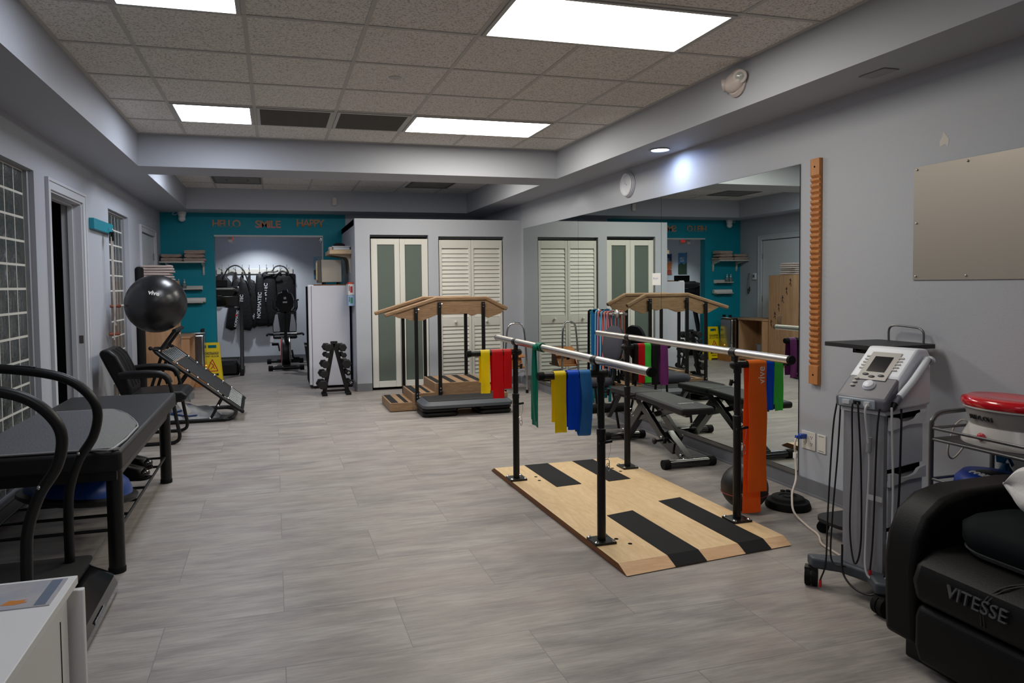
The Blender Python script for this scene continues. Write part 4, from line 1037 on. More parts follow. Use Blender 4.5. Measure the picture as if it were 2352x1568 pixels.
# glove boxes on the closet corner
for z0, z1, c, lb, inner, n in ((1.235, 1.375, (212, 208, 206), 'white and red glove box mounted on the closet corner', (178, 40, 44), 0), (1.095, 1.232, (150, 176, 204), 'blue glove box with a green stripe under the white one', (48, 140, 90), 1)):
    t = thing('glove_box', lb, 'glove box', (.96, 9.1, z0), group='glove boxes on the closet corner', world=True)
    bx = obj('box', B().box(.92, .998, 9.08, 9.33, z0, z1), mat('glove box card %d' % n, c, .6), t)
    obj('label', B().box(.945, .975, 9.0792, 9.0802, z0 + .03, z1 - .03).box(.928, .938, 9.0792, 9.0802, z0 + .05, z1 - .02, 1), [mat('glove label %d' % n, inner, .6), mat('glove label b', (84, 60, 76), .6)], bx)
    if n == 0: obj('cap', B().box(.93, .985, 9.10, 9.3, z1, z1 + .022), mat('orange red tissue', (224, 62, 30), .6), t, bevel=.004)
# trash bin behind the freezer
t = thing('trash_bin', 'black trash bin half hidden behind the freezer, with a pale bag rim', 'trash bin', (.58, 11.1, 0), world=True)
obj('bin', B().lathe([(.12, 0), (.165, .44), (.16, .44), (.115, .01)], (.60, 11.1, 0.001), 28), BLKP, t)
obj('lid', B().lathe([(.172, .455), (.175, .485), (.10, .50), (0, .502)], (.60, 11.1, 0), 28), BLKG, t)
obj('bag_rim', B().lathe([(.166, .43), (.170, .455), (.165, .456)], (.60, 11.1, 0), 28), mat('bag rim', (190, 168, 160), .6), t)
# ------------------------------------------------------------------ dumbbells on an A-frame rack
t = thing('dumbbell_rack', 'black A frame dumbbell rack in front of the white freezer', 'dumbbell rack', (.71, 8.8, 0), world=True)
ap = (.702, 8.83, .655)
for bx in (.57, .862):
    d = V((bx - ap[0], 0, -.64)).normalized()
    obj('upright', B().bar((bx, 8.80, .02), (ap[0] + (.008 if bx > .7 else -.008), 8.80, .645), .05, .042, up=(0, 1, 0)), BLKP, t, bevel=.003)
    obj('foot', B().box(bx - .028, bx + .036, 8.70, 8.92, .0, .03), RUB, t, bevel=.004)
obj('crossbar', B().box(.585, .85, 8.85, 8.89, .03, .055), BLKP, t)
obj('top_cap', B().box(.66, .745, 8.788, 8.812, .637, .668), BLKP, t, bevel=.004)
def dumbbell(name, c, r, L, label, disc=False):
    """axis along y, tilted a little; hex heads"""
    q = bpy.data.objects.get('dumbbell_' + str(0))
    t = thing('dumbbell', label, 'dumbbell', c, rz=.12, group='dumbbells on the A frame rack')
    def head(y0, y1):
        b = B(); ph = PI / 6 * 0
        P = [[(rr * math.cos(i * PI / 3 + ph), y, rr * math.sin(i * PI / 3 + ph)) for i in range(6)] for rr, y in ((r * .86, y0), (r, y0 + (y1 - y0) * .12), (r, y0 + (y1 - y0) * .88), (r * .86, y1))]
        vs = sum(P, []); fs = [tuple(range(6)), tuple(range(18, 24))]
        for k in range(3): fs += [(k * 6 + i, k * 6 + (i + 1) % 6, k * 6 + 6 + (i + 1) % 6, k * 6 + 6 + i) for i in range(6)]
        return b.add(vs, fs)
    if disc:
        for y in (-L / 2, L / 2 - .03): obj('head', B().lathe([(r * .8, 0), (r, .006), (r, .024), (r * .8, .03)], (0, y, 0), 24, R=Matrix.Rotation(-PI / 2, 3, 'X')), RUB, t)
        text('10' if r < .036 else '12', r * .9, (0, -L / 2 - .0008, 0), (.8, 0, .6), (-.6, 0, .8), mat('white number', (220, 220, 220), .5), t, 'weight_mark', .0003)
    else:
        w = r * .98
        obj('head', head(-L / 2, -L / 2 + w), mat('hex rubber', (19, 19, 20), .55, spec=.4), t, bevel=.003)
        obj('head', head(L / 2 - w, L / 2), MATS['hex rubber'], t, bevel=.003)
    obj('grip', B().cyl((0, -L / 2 + .02, 0), (0, L / 2 - .02, 0), .013, n=14), mat('dumbbell grip', (70, 70, 72), .4, .8), t)
LV = [.597, .503, .39, .272, .142]
for i, (x, r) in enumerate(((.642, .052), (.632, .036), (.606, .05), (.588, .052), (.572, .062))):
    dumbbell('', (x - .026, 8.79, LV[i]), r, .21, ['black hex dumbbell, top of the left leg of the rack', 'smallest hex dumbbell on the left leg of the rack', 'hex dumbbell third from the top on the left leg of the rack', 'hex dumbbell second from the bottom on the left leg of the rack', 'largest hex dumbbell, bottom of the left leg of the rack'][i])
for i, (x, r, dc) in enumerate(((.765, .052, 0), (.778, .036, 0), (.808, .062, 0), (.826, .034, 1), (.853, .037, 1))):
    dumbbell('', (x + .026, 8.79, [.592, .497, .388, .278, .154][i]), r, .21, ['black hex dumbbell, top of the right leg of the rack', 'smallest hex dumbbell on the right leg of the rack', 'largest hex dumbbell on the right leg of the rack, third from the top', 'round headed dumbbell with white number, higher of the two', 'round headed dumbbell with white number, lowest on the right leg'][i], bool(dc))
# ------------------------------------------------------------------ nook: coat rack, leg sleeves, bike, treadmill, posters
YN = 13.02
t = thing('coat_rack', 'white wall rack of ten steel hooks in the nook', 'coat rack', (-.3, YN, 1.63), world=True)
obj('rail', B().box(-.96, .33, YN - .02, YN - .001, 1.588, 1.672).box(-.96, .33, YN - .022, YN - .02, 1.588, 1.592), WHITE, t, bevel=.002)
HX = [-.872, -.758, -.645, -.53, -.414, -.239, -.122, -.005, .112, .228]
for x in HX:
    obj('hook', B().tube([(x, YN - .021, 1.65), (x, YN - .04, 1.69), (x, YN - .05, 1.738)], .0045, 6).ball((x, YN - .05, 1.74), .008, 10, 6).tube([(x, YN - .021, 1.655), (x, YN - .03, 1.61), (x, YN - .05, 1.60), (x, YN - .055, 1.625)], .0045, 6), CHROME, t)
GAR = mat('black quilted nylon', (20, 20, 22), .6, spec=.35, bump=.5, bscale=26)
LOGO = mat('white print', (222, 224, 226), .6)
def sleeve(poly, y, th, label, words=()):
    t = thing('compression_sleeve', label, 'compression sleeve', (poly[0][0], y, poly[0][1]), group='black compression sleeves on the coat rack', world=True)
    # puffy panel: outline in xz, swelling towards the middle
    b = B(); n = len(poly); cx = sum(p[0] for p in poly) / n; cz = sum(p[1] for p in poly) / n
    vs = []
    rings = ((1.0, 0), (.97, .45), (.85, .8), (.55, 1), (0.15, 1.05))
    for s, k in rings: vs += [(cx + (x - cx) * s, y - th * k, cz + (z - cz) * s) for x, z in poly]
    fs = []
    for r in range(len(rings) - 1): fs += [(r * n + i, r * n + (i + 1) % n, (r + 1) * n + (i + 1) % n, (r + 1) * n + i) for i in range(n)]
    fs.append(tuple(range(4 * n, 5 * n))); fs.append(tuple(range(n))[::-1])
    b.add(vs, fs, 0, True)
    sl = obj('panel', b, GAR, t, angle=60)
    for s, x, z, ang, size in words:
        a = math.radians(ang); u = V((math.cos(a), 0, math.sin(a))); v = V((-math.sin(a), 0, math.cos(a)))
        text(s, size, (x, y - th * 1.12 - .002, z), u, v, LOGO, sl, 'logo', .0008, bold=.0012)
    return t
def strap(x, z0, t, w=.04):
    yb = -(t.location.y - YN) + .012
    obj('hanging_strap', B().bar((x, YN - yb, z0 - .03), (x, YN - .056, 1.615), w, .006, up=(0, 1, 0)), GAR, t)
s1 = sleeve([(-1.04, 1.52), (-.90, 1.58), (-.80, 1.55), (-.72, 1.45), (-.72, 1.30), (-.80, 1.2), (-1.04, 1.2)], YN - .102, .038, 'black arm sleeve bundle behind the treadmill console, leftmost on the rack', [('C D', -.93, 1.43, 20, .06)]); strap(HX[0], 1.56, s1)
s2 = sleeve([(-.72, 1.44), (-.66, 1.50), (-.58, 1.50), (-.54, 1.42), (-.56, 1.1), (-.62, .85), (-.66, .62), (-.74, .59), (-.84, .64), (-.80, .9), (-.74, 1.15)], YN - .057, .034, 'black leg sleeve ending lowest left with a red tag', [('NORMATEC', -.645, .80, 80, .055)]); strap(HX[2], 1.48, s2)
obj('red_tag', B().box(-.665, -.64, YN - .100, YN - .096, .84, .875), mat('red tag', (200, 30, 30), .5), s2)
s3 = sleeve([(-.60, 1.42), (-.53, 1.50), (-.46, 1.46), (-.42, 1.3), (-.38, .95), (-.36, .68), (-.42, .58), (-.54, .60), (-.58, .75), (-.60, 1.1)], YN - .102, .038, 'black leg sleeve hanging just right of the treadmill post', [('NORMATEC', -.555, 1.02, 88, .075)]); strap(HX[3], 1.48, s3)
s4 = sleeve([(-.46, 1.40), (-.41, 1.50), (-.33, 1.46), (-.28, 1.3), (-.27, .95), (-.30, .66), (-.36, .62), (-.44, .70), (-.46, 1.1)], YN - .057, .034, 'black leg sleeve in the middle of the rack, partly covered', [('TEC', -.365, .83, 85, .06)]); strap(HX[4], 1.48, s4)
s5 = sleeve([(-.30, 1.56), (-.19, 1.59), (-.17, 1.4), (-.15, 1.1), (-.10, .80), (-.12, .66), (-.28, .65), (-.33, .70), (-.30, .80), (-.27, 1.0), (-.32, 1.35)], YN - .102, .038, 'black leg sleeve with the higher boot toe and a long white logo', [('NORMATEC', -.255, 1.03, 86, .085)]); strap(HX[5], 1.56, s5)
s6 = sleeve([(-.19, 1.585), (.02, 1.58), (.05, 1.2), (.02, .80), (-.03, .66), (-.13, .64), (-.17, .8), (-.16, 1.1)], YN - .057, .034, 'widest black leg sleeve with the largest upright white logo', [('NORMATEC', -.158, 1.19, 84, .085)]); strap(HX[6], 1.57, s6)
s7 = sleeve([(.0, 1.585), (.375, 1.58), (.375, 1.2), (.37, .75), (.25, .72), (.10, .74), (.02, .9)], YN - .006, .028, 'large plain black hip sleeve behind the exercise bike'); strap(HX[8], 1.57, s7); strap(HX[9], 1.57, s7)
HOSE = mat('black hose', (22, 22, 24), .5)
tag(obj('air_hose', B().tube([(-.86, YN - .16, 1.35), (-.83, YN - .16, 1.55), (-.76, YN - .15, 1.68), (-.645, YN - .12, 1.735), (-.53, YN - .14, 1.68), (-.47, YN - .15, 1.55), (-.42, YN - .15, 1.38), (-.385, YN - .15, 1.32)], .012, 8), HOSE), 'black hose arching over the left coat hooks', 'hose')
tag(obj('air_hose', B().tube([(-.15, YN - .13, 1.60), (-.03, YN - .12, 1.63), (.02, YN - .12, 1.70), (.10, YN - .1, 1.725), (.19, YN - .12, 1.70), (.25, YN - .13, 1.62), (.26, YN - .13, 1.56)], .011, 8).tube([(-.20, YN - .14, 1.58), (-.12, YN - .14, 1.615), (.02, YN - .15, 1.615), (.08, YN - .15, 1.64)], .014, 8), HOSE), 'black hose coiled over the right coat hooks', 'hose')
# posters
PB = mat('poster sky blue', (64, 128, 176), .6); PD = mat('poster dark green', (34, 60, 40), .6); PO = mat('poster orange', (214, 120, 62), .6); PN = mat('poster navy', (28, 54, 110), .6); PW = mat('poster white', (224, 228, 230), .6)
def poster(o, u, w, h, label, bands, tx):
    u = V(u); v = V((0, 0, 1)); o = V(o); n = u.cross(v)
    t = thing('poster', label, 'poster', o, group='posters in the nook', world=True)
    b = B().prism([(0, 0), (w, 0), (w, h), (0, h)], o, u, v, .012)
    p = obj('board', b, PW, t)
    ms = []; g = B()
    for i, (z0, z1, zz2, m) in enumerate(bands):
        if m not in ms: ms.append(m)
        g.prism([(0, z0 * h), (w, z0 * h), (w, z1 * h), (w * .6, zz2 * h), (w * .3, z1 * h * .98), (0, zz2 * h)], o + n * (.0122 + .0004 * i), u, v, .0003, ms.index(m))
    obj('picture', g, ms, p)
    for i, s in enumerate(tx): text(s, w * .2, o + u * w / 2 + v * h * (.86 - .12 * i) + n * .0152, u, v, PW, p, ext=.0003, bold=.001)
poster((-1.2995, 11.99, 1.502), (0, 1, 0), .295, .42, 'blue mountain poster on the nook side wall, seen in the mirror', [(.45, 1, 1, PB), (.0, .45, .55, PD)], ['', 'CLIMB', 'HIGH'])
poster((-1.2995, 12.52, 1.502), (0, 1, 0), .31, .42, 'orange sunset poster on the nook side wall, seen in the mirror', [(.6, 1, 1, PN), (.25, .62, .66, PO), (0, .26, .22, mat('poster red sea', (176, 76, 60), .6))], ['', 'KEEP', 'GOING'])
poster((.703, YN - .0005, 1.485), (1, 0, 0), .30, .42, 'pale blue poster on the nook back wall beside the microwave', [(.4, 1, .97, mat('poster pale sky', (150, 188, 208), .6)), (0, .45, .38, mat('poster rocks', (70, 82, 84), .6)), (0, .14, .16, PB)], ['STAY', 'STRONG'])
tag(obj('light_switch', B().box(-1.2995, -1.293, 11.575, 11.65, 1.09, 1.205).box(-1.293, -1.289, 11.6, 11.625, 1.12, 1.175), WHITEP, bevel=.002), 'white light switch on the nook side wall, seen in the mirror', 'light switch')
tag(obj('nook_outlet', B().box(-.10, -.025, YN - .006, YN - .0005, .355, .465), WHITEP, bevel=.002), 'white wall outlet behind the exercise bike', 'outlet')
# overhead door rail bits at the opening
t = thing('exit_sign', 'white EXIT sign with red letters just inside the nook opening, edge on', 'exit sign', (-.6, 11.0, 2.06), world=True)
ex = obj('body', B().box(-.635, -.575, 10.86, 11.14, 2.02, 2.13), EL, t, bevel=.004)
for sx in (-1, 1): text('EXIT', .07, (-.605 + sx * .031, 11.0, 2.075), (0, sx, 0), (0, 0, 1), mat('red exit letters', (230, 40, 30), .5, emit=.8), ex, ext=.0006, bold=.002)
obj('mount', B().box(-.63, -.58, 10.97, 11.03, 2.13, 2.459), EL, t)
tag(obj('rail_bracket', B().bar((.70, YB + .10, 2.085), (.70, YB + .10, 2.03), .02, .03).ball((.685, YB + .09, 2.045), .018, 12, 8).ball((.70, YB + .10, 2.015), .016, 12, 8), CHROME), 'shiny chrome bracket in the top corner of the nook opening', 'bracket')
# exercise bike
t = thing('exercise_bike', 'black recumbent exercise bike facing the camera in the nook', 'exercise bike', (.16, 12.1, 0), world=True)
bx = .165
for y, w in ((11.62, .27), (12.70, .30)):
    f = obj('foot_bar', B().cyl((bx - w, y, .045), (bx + w, y, .045), .03, n=18), BLKP, t)
    obj('foot_cap', B().cyl((bx - w - .01, y, .045), (bx - w + .06, y, .045), .042, n=18).cyl((bx + w - .06, y, .045), (bx + w + .01, y, .045), .042, n=18), RUB, f)
obj('frame_beam', B().bar((bx, 11.62, .06), (bx, 12.72, .08), .09, .06).bar((bx, 12.2, .1), (bx, 12.5, .46), .08, .06), BLKP, t, bevel=.01)
FL = B().lathe([(.0, -.055), (.16, -.055), (.225, -.045), (.235, 0), (.225, .045), (.16, .055), (0, .055)], (bx, 11.85, .285), 40, R=Matrix.Rotation(PI / 2, 3, 'Y'))
obj('wheel_housing', FL, BLKP, t)
for sx in (-1, 1): obj('silver_trim', B().lathe([(.20, .052), (.235, .05), (.24, .066), (.20, .07)], (bx, 11.85, .285), 40, R=Matrix.Rotation(sx * PI / 2, 3, 'Y')), ALU, t); obj('red_trim', B().lathe([(.15, .068), (.205, .07), (.20, .078), (.15, .078)], (bx + (0 if sx < 0 else 0), 11.90, .29), 40, R=Matrix.Rotation(sx * PI / 2, 3, 'Y')), mat('bike red', (200, 24, 26), .4), t)
obj('mast', B().bar((bx, 11.74, .42), (bx, 11.64, .93), .05, .06, up=(0, 1, 0)), BLKP, t, bevel=.008)
cn = obj('console', slab(B(), [([(bx + x * 1, z) for x, z in ((-.08, .93), (.08, .93), (.145, 1.02), (.145, 1.16), (.11, 1.25), (.05, 1.27), (.045, 1.315), (-.045, 1.315), (-.05, 1.27), (-.11, 1.25), (-.145, 1.16), (-.145, 1.02))], 0), ([(bx + x * .9, 1.12 + (z - 1.12) * .9) for x, z in ((-.08, .93), (.08, .93), (.145, 1.02), (.145, 1.16), (.11, 1.25), (.05, 1.27), (.045, 1.315), (-.045, 1.315), (-.05, 1.27), (-.11, 1.25), (-.145, 1.16), (-.145, 1.02))], .06)]), BLKG, t)
cn.data.transform(Matrix(((1, 0, 0, 0), (0, 0, -1, 11.68), (0, 1, 0, 0), (0, 0, 0, 1))))
obj('badge', B().box(bx - .02, bx + .02, 11.617, 11.6215, 1.15, 1.185).box(bx - .035, bx + .035, 11.617, 11.6215, 1.09, 1.115), mat('silver badge', (190, 190, 192), .4), cn)
for sx in (-1, 1):
    obj('front_handle', B().tube([(bx + sx * .05, 11.66, .95), (bx + sx * .14, 11.68, .95), (bx + sx * .185, 11.70, 1.0), (bx + sx * .19, 11.72, 1.09), (bx + sx * .19, 11.72, 1.13), (bx + sx * .22, 11.72, 1.135)], .013, 10), BLKG, t)
    h = obj('side_handle', B().tube([(bx, 12.30, .54), (bx + sx * .12, 12.26, .545), (bx + sx * .22, 12.20, .55), (bx + sx * .28, 12.12, .56), (bx + sx * .295, 12.06, .545)], .018, 10), BLKP, t)
    obj('pulse_grip', B().cyl((bx + sx * .10, 12.267, .546), (bx + sx * .2, 12.212, .55), .0215, n=14), ALU, h)
    a = obj('crank', B().bar((bx + sx * .10, 11.92, .30), (bx + sx * .12, 11.85 + .1 * sx, .30 - .13 * sx), .02, .028), BLKP, t)
    obj('pedal', B().box(bx + sx * .17 - .05, bx + sx * .17 + .05, 11.81 + .1 * sx, 11.91 + .1 * sx, .27 - .13 * sx, .31 - .13 * sx), RUB, a, bevel=.008)
obj('seat', B().box(bx - .2, bx + .2, 12.18, 12.50, .47, .53), BLKP, t, bevel=.03, seg=4)
bk = B().prism([(-.20, .56), (.20, .56), (.205, .70), (.17, .87), (.12, .92), (-.12, .92), (-.17, .87), (-.205, .70)], (bx, 12.52, 0), (1, 0, 0), (0, .1, 1), -.06)
bko = obj('backrest', bk, BLKP, t, bevel=.02, seg=3)
for sx in (-1, 1):
    obj('grey_panel', B().prism([(sx * .19, .575), (sx * .19, .70), (sx * .155, .87), (sx * .115, .88), (sx * .08, .60), (sx * .085, .575)][::sx], (bx, 12.516, 0), (1, 0, 0), (0, .1, 1), .006), mat('grey seat mesh', (160, 161, 164), .8), bko)
# treadmill
t = thing('treadmill', 'black folding treadmill seen from its front at the edge of the nook', 'treadmill', (-.85, 11.9, 0), world=True)
obj('motor_hood', slab(B(), [(rrect(-1.12, -.55, 11.25, 11.62, .05), .03), (rrect(-1.12, -.55, 11.25, 11.62, .05), .16), (rrect(-1.09, -.58, 11.30, 11.58, .05), .225)]), BLKP, t)
dk = obj('deck', B().box(-1.13, -.53, 11.6, 12.85, .05, .13), BLKP, t, bevel=.01)
obj('belt', B().box(-1.05, -.61, 11.62, 12.83, .13, .134), RUB, dk)
for x in (-1.16, -.50):
    obj('foot', B().box(x - .03, x + .03, 11.18, 11.62, 0, .11), BLKP, t, bevel=.012)
    obj('upright', B().bar((x, 11.27, .08), (x, 11.62, 1.12), .055, .075, up=(0, 1, 0)), BLKP, t, bevel=.008)
cs = B().prism([(11.28, 1.06), (11.55, 1.03), (11.62, 1.12), (11.56, 1.34), (11.46, 1.37), (11.22, 1.22)], (-1.14, 0, 0), (0, 1, 0), (0, 0, 1), .62)
c2 = obj('console', cs, BLKG, t, bevel=.02, seg=3)
obj('silver_rail', B().tube([(-1.15, 11.30, 1.30), (-1.0, 11.255, 1.325), (-.80, 11.245, 1.33), (-.62, 11.26, 1.325), (-.545, 11.33, 1.29)], .022, 10), ALU, c2)
obj('name_badge', B().box(-.83, -.77, 11.232, 11.236, 1.213, 1.23), MATS['silver badge'], c2)
obj('media_holder', B().box(-1.02, -.70, 11.47, 11.50, 1.36, 1.47), BLKP, c2, bevel=.01)
# ------------------------------------------------------------------ left side: treatment table
t = thing('treatment_table', 'black upholstered treatment table with thick round legs by the glass blocks', 'treatment table', (-1.04, 4.46, 0), world=True)
tx0, tx1, ty0, ty1 = -1.385, -.70, 3.53, 5.40
obj('cushion', B().box(tx0, tx1, ty0, ty1, .502, .60), VINYL, t, bevel=.018, seg=4)
obj('frame', B().box(tx0 + .03, tx1 - .03, ty0 + .03, ty1 - .03, .455, .5), BLK, t)
for x in (tx1 - .052, tx0 + .052):
    for y in (3.62, 5.20):
        l = obj('leg', B().cyl((x, y, .02), (x, y, .5), .0365, n=28), BLK, t)
        obj('rubber_foot', B().lathe([(.039, 0), (.0395, .02), (.037, .026)], (x, y, 0.001), 28), RUB, l)
b = B()
for x in (tx1 - .052, tx0 + .052): b.cyl((x, 3.65, .185), (x, 5.17, .185), .008, n=12)
for i in range(7): y = 3.68 + i * .245; b.cyl((tx0 + .052, y, .185), (tx1 - .052, y, .185), .008, n=12)
obj('lower_rack', b, BLK, t)
# grey tapered pad on the table
PADM = mat('grey quilted mat', (84, 87, 93), .75, bump=.5, bscale=110, noise=.5, nscale=90, rgb2=(62, 64, 70)); PADL = mat('pale grey woven tip', (128, 128, 126), .75, bump=.5, bscale=150, noise=.4, nscale=120, rgb2=(104, 104, 103))
b = B(); z0 = .6012; h = .012
q = [(-1.378, 4.70), (-1.378, 3.55), (-.84, 3.545), (-1.08, 4.70)]
b.prism([(x, y) for x, y in q], (0, 0, z0), (1, 0, 0), (0, 1, 0), h)
b.prism([(-.84, 3.545), (-.735, 3.54), (-.725, 3.98), (-.742, 4.15), (-.86, 4.50), (-.97, 4.69), (-1.08, 4.70)], (0, 0, z0), (1, 0, 0), (0, 1, 0), h, 1)
pdm = tag(obj('exercise_pad', b, [PADM, PADL]), 'grey quilted pad with a tapered paler end on the black treatment table', 'pad')
e = [(-1.378, 3.548), (-.84, 3.543), (-.735, 3.538), (-.723, 3.98), (-.740, 4.15), (-.857, 4.50), (-.968, 4.692), (-1.08, 4.702), (-1.378, 4.702)]
obj('piping', B().tube([(x, y, z0 + .0085) for x, y in e], .0055, 6, sub=2), mat('pale piping', (150, 150, 152), .4), pdm)
obj('zip_pull', B().obox((-.725, 3.545, .607), (.03, .012, .008), (0, 0, .6)), CHROME, pdm)
# balance dome and boots on the rack
t = thing('balance_trainer', 'blue half dome balance trainer on the rack under the treatment table', 'balance trainer', (-1.04, 4.12, .2), world=True)
RB = Euler((-.10, .12, 0)).to_matrix()
obj('base', B().lathe([(.0, 0), (.27, 0), (.29, .012), (.29, .03), (.26, .04)], (-1.035, 4.12, .235), 44, R=RB), BLKP, t)
obj('dome', B().lathe([(.262, .036), (.258, .06), (.235, .10), (.19, .135), (.12, .16), (.05, .168), (0, .169)], (-1.035, 4.12, .235), 44, R=RB), mat('blue rubber dome', (10, 66, 150), .35), t)
for i, (x, y) in enumerate(((-.875, 4.60), (-.90, 4.86))):
    t = thing('walking_boot', ['black boot on the table rack, nearer of the pair', 'black boot on the table rack, farther of the pair'][i], 'boot', (x, y, .194), rz=-.2, group='pair of black boots under the table')
    sh = slab(B(), [(rrect(-.13, .10, -.045, .045, .04), 0), (rrect(-.135, .115, -.05, .05, .045), .03), (rrect(-.12, .09, -.045, .045, .04), .065), (rrect(-.12, .0, -.045, .045, .04), .09), (rrect(-.115, -.01, -.045, .045, .04), .13), (rrect(-.12, -.005, -.05, .05, .04), .25)])
    obj('upper', sh, LEATH, t, angle=60)
    obj('toe', B().ball((.06, 0, .035), (.065, .047, .034), 18, 12), BLKG, t)
    obj('sole', slab(B(), [(rrect(-.138, .122, -.05, .05, .045), 0.0), (rrect(-.138, .122, -.05, .05, .045), .014)]), RUB, t)
# ------------------------------------------------------------------ vibration plate
t = thing('vibration_plate', 'black vibration plate with two curved grab bars in the lower left', 'vibration plate', (-1.0, 3.1, 0), world=True)
bs = slab(B(), [(rrect(-1.40, -.70, 2.72, 3.42, .07), .012), (rrect(-1.40, -.695, 2.715, 3.425, .08), .05), (rrect(-1.40, -.71, 2.72, 3.42, .08), .085), (rrect(-1.36, -.80, 2.80, 3.40, .06), .138)])
obj('base', bs, BLKG, t, angle=30, bevel=.004)
obj('standing_mat', slab(B(), [(rrect(-1.34, -.815, 2.86, 3.465, .03), .137), (rrect(-1.34, -.815, 2.86, 3.465, .03), .148)]), mat('ribbed black rubber', (24, 24, 25), .7, bump=.5, bscale=70, stretch=(30, 1, 1)), t)
g = B(); rn = random.Random(3)
y = 2.94
while y < 3.10: w = rn.choice((.006, .012, .016)); g.box(-.6965, -.6945, y, y + w, .052, .066); y += w + .004
obj('name_badge', g, mat('grey badge', (150, 150, 156), .5), t)
for y, lx in ((3.40, 0), (2.86, 0)):
    pth = [(-1.42, y, 1.04), (-1.14, y, 1.015), (-.96, y, .985), (-.86, y, .945), (-.79, y, .875), (-.765, y, .80), (-.785, y, .70), (-.845, y, .60), (-.885, y, .48), (-.895, y, .36), (-.896, y, .14)]
    hb = obj('grab_bar', B().tube(pth, .0205, 14, sub=6), BLK, t)
    obj('pulse_plate', B().obox((-1.06, y, 1.022), (.12, .022, .008), (0, .1, 0)), BLKG, hb, bevel=.002)
    obj('joint_screw', B().ball((-.842, y - .012, .628), .009, 10, 8), CHROME, hb)
obj('column', B().bar((-1.38, 3.13, .13), (-1.44, 3.13, 1.10), .16, .08, up=(1, 0, 0)), BLKG, t, bevel=.02)
obj('console', B().obox((-1.42, 3.13, 1.12), (.12, .3, .05), (0, .4, 0)), BLKG, t, bevel=.015)
# ------------------------------------------------------------------ white cabinet in the lower left corner
t = thing('white_cabinet', 'white cabinet in the lower left corner under a laminated picture', 'cabinet', (-.8, 1.6, 0), world=True)
WC = mat('white cabinet laminate', (226, 225, 224), .4)
obj('top', B().box(-1.05, -.507, 1.15, 1.99, .588, .61), WC, t, bevel=.002)
obj('body', B().box(-1.03, -.528, 1.17, 1.965, .02, .587), WC, t, bevel=.002)
fp = obj('front_panel', B().box(-1.04, -.495, 1.985, 2.005, .03, .572), WC, t, bevel=.003)
obj('edge_seam', B().box(-.5275, -.5265, 1.90, 1.903, .06, .53).obox((-.527, 1.80, .30), (.0015, .22, .006), (.9, 0, 0)), DARK, t)
PIC = mat('laminated seaside picture', (150, 160, 176), .18, spec=.6, noise=.9, nscale=9, rgb2=(196, 186, 182))
p = tag(obj('laminated_picture', B().box(-.88, -.525, 1.815, 1.972, .6105, .6125), PIC), 'laminated blue grey picture with an orange spot on the white cabinet', 'picture')
obj('orange_spot', B().prism([(0, 0), (.03, -.004), (.055, .006), (.045, .014), (.05, .022), (.03, .020), (.012, .024)], (-.635, 1.84, .6126), (1, 0, 0), (0, 1, 0), .0003), mat('orange print', (206, 128, 52), .3), p)
obj('dark_stripe', B().box(-.56, -.535, 1.82, 1.967, .6126, .6129), mat('blue grey stripe', (104, 116, 136), .3), p)
# ------------------------------------------------------------------ guest chair
t = thing('guest_chair', 'black leather guest chair with padded arms facing right', 'chair', (-1.05, 6.72, 0), world=True)
cy0, cy1 = 6.47, 6.98
def puff(poly, y0, y1, name, r=.03, sub=0):
    b = B(); b.prism(poly, (0, y1, 0), (1, 0, 0), (0, 0, 1), y1 - y0)
    return obj(name, b, LEATH, t, bevel=r, seg=4)
puff([(-1.24, .37), (-.80, .36), (-.755, .385), (-.75, .42), (-.79, .455), (-1.0, .455), (-1.24, .44)], cy0, cy1, 'seat', .025)
bkr = puff([(-1.28, .43), (-1.20, .40), (-1.195, .50), (-1.245, .66), (-1.30, .78), (-1.36, .83), (-1.42, .835), (-1.445, .80), (-1.40, .70), (-1.33, .55)], cy0 + .03, cy1 - .03, 'backrest', .03)
sb = B()
for y in (6.60, 6.72, 6.85): sb.tube([(-1.19, y, .50), (-1.238, y, .66), (-1.29, y, .775), (-1.35, y, .83)], .004, 6)
obj('seam', sb, mat('seam black', (12, 12, 12), .8), bkr)
for y in (cy0 - .02, cy1 + .02):
    fr = obj('arm_frame', B().tube([(-1.27, y, .60), (-1.10, y, .60), (-.98, y, .60), (-.91, y, .575), (-.875, y, .50), (-.865, y, .40), (-.835, y, .20), (-.815, y, .07), (-.85, y, .022), (-.95, y, .016), (-1.30, y, .016)], .0155, 10, sub=6), BLK, t)
    obj('arm_pad', B().tube([(-1.28, y, .615), (-1.15, y, .628), (-1.02, y, .625), (-.95, y, .612), (-.905, y, .582), (-.885, y, .535)], .028, 12, sub=5), LEATH, t)
obj('sled_bar', B().cyl((-1.29, cy0 - .02, .016), (-1.29, cy1 + .02, .016), .0155, n=12).cyl((-1.22, cy0 - .02, .39), (-1.22, cy1 + .02, .39), .014, n=12).cyl((-.88, cy0 - .02, .37), (-.88, cy1 + .02, .37), .014, n=12), BLK, t)
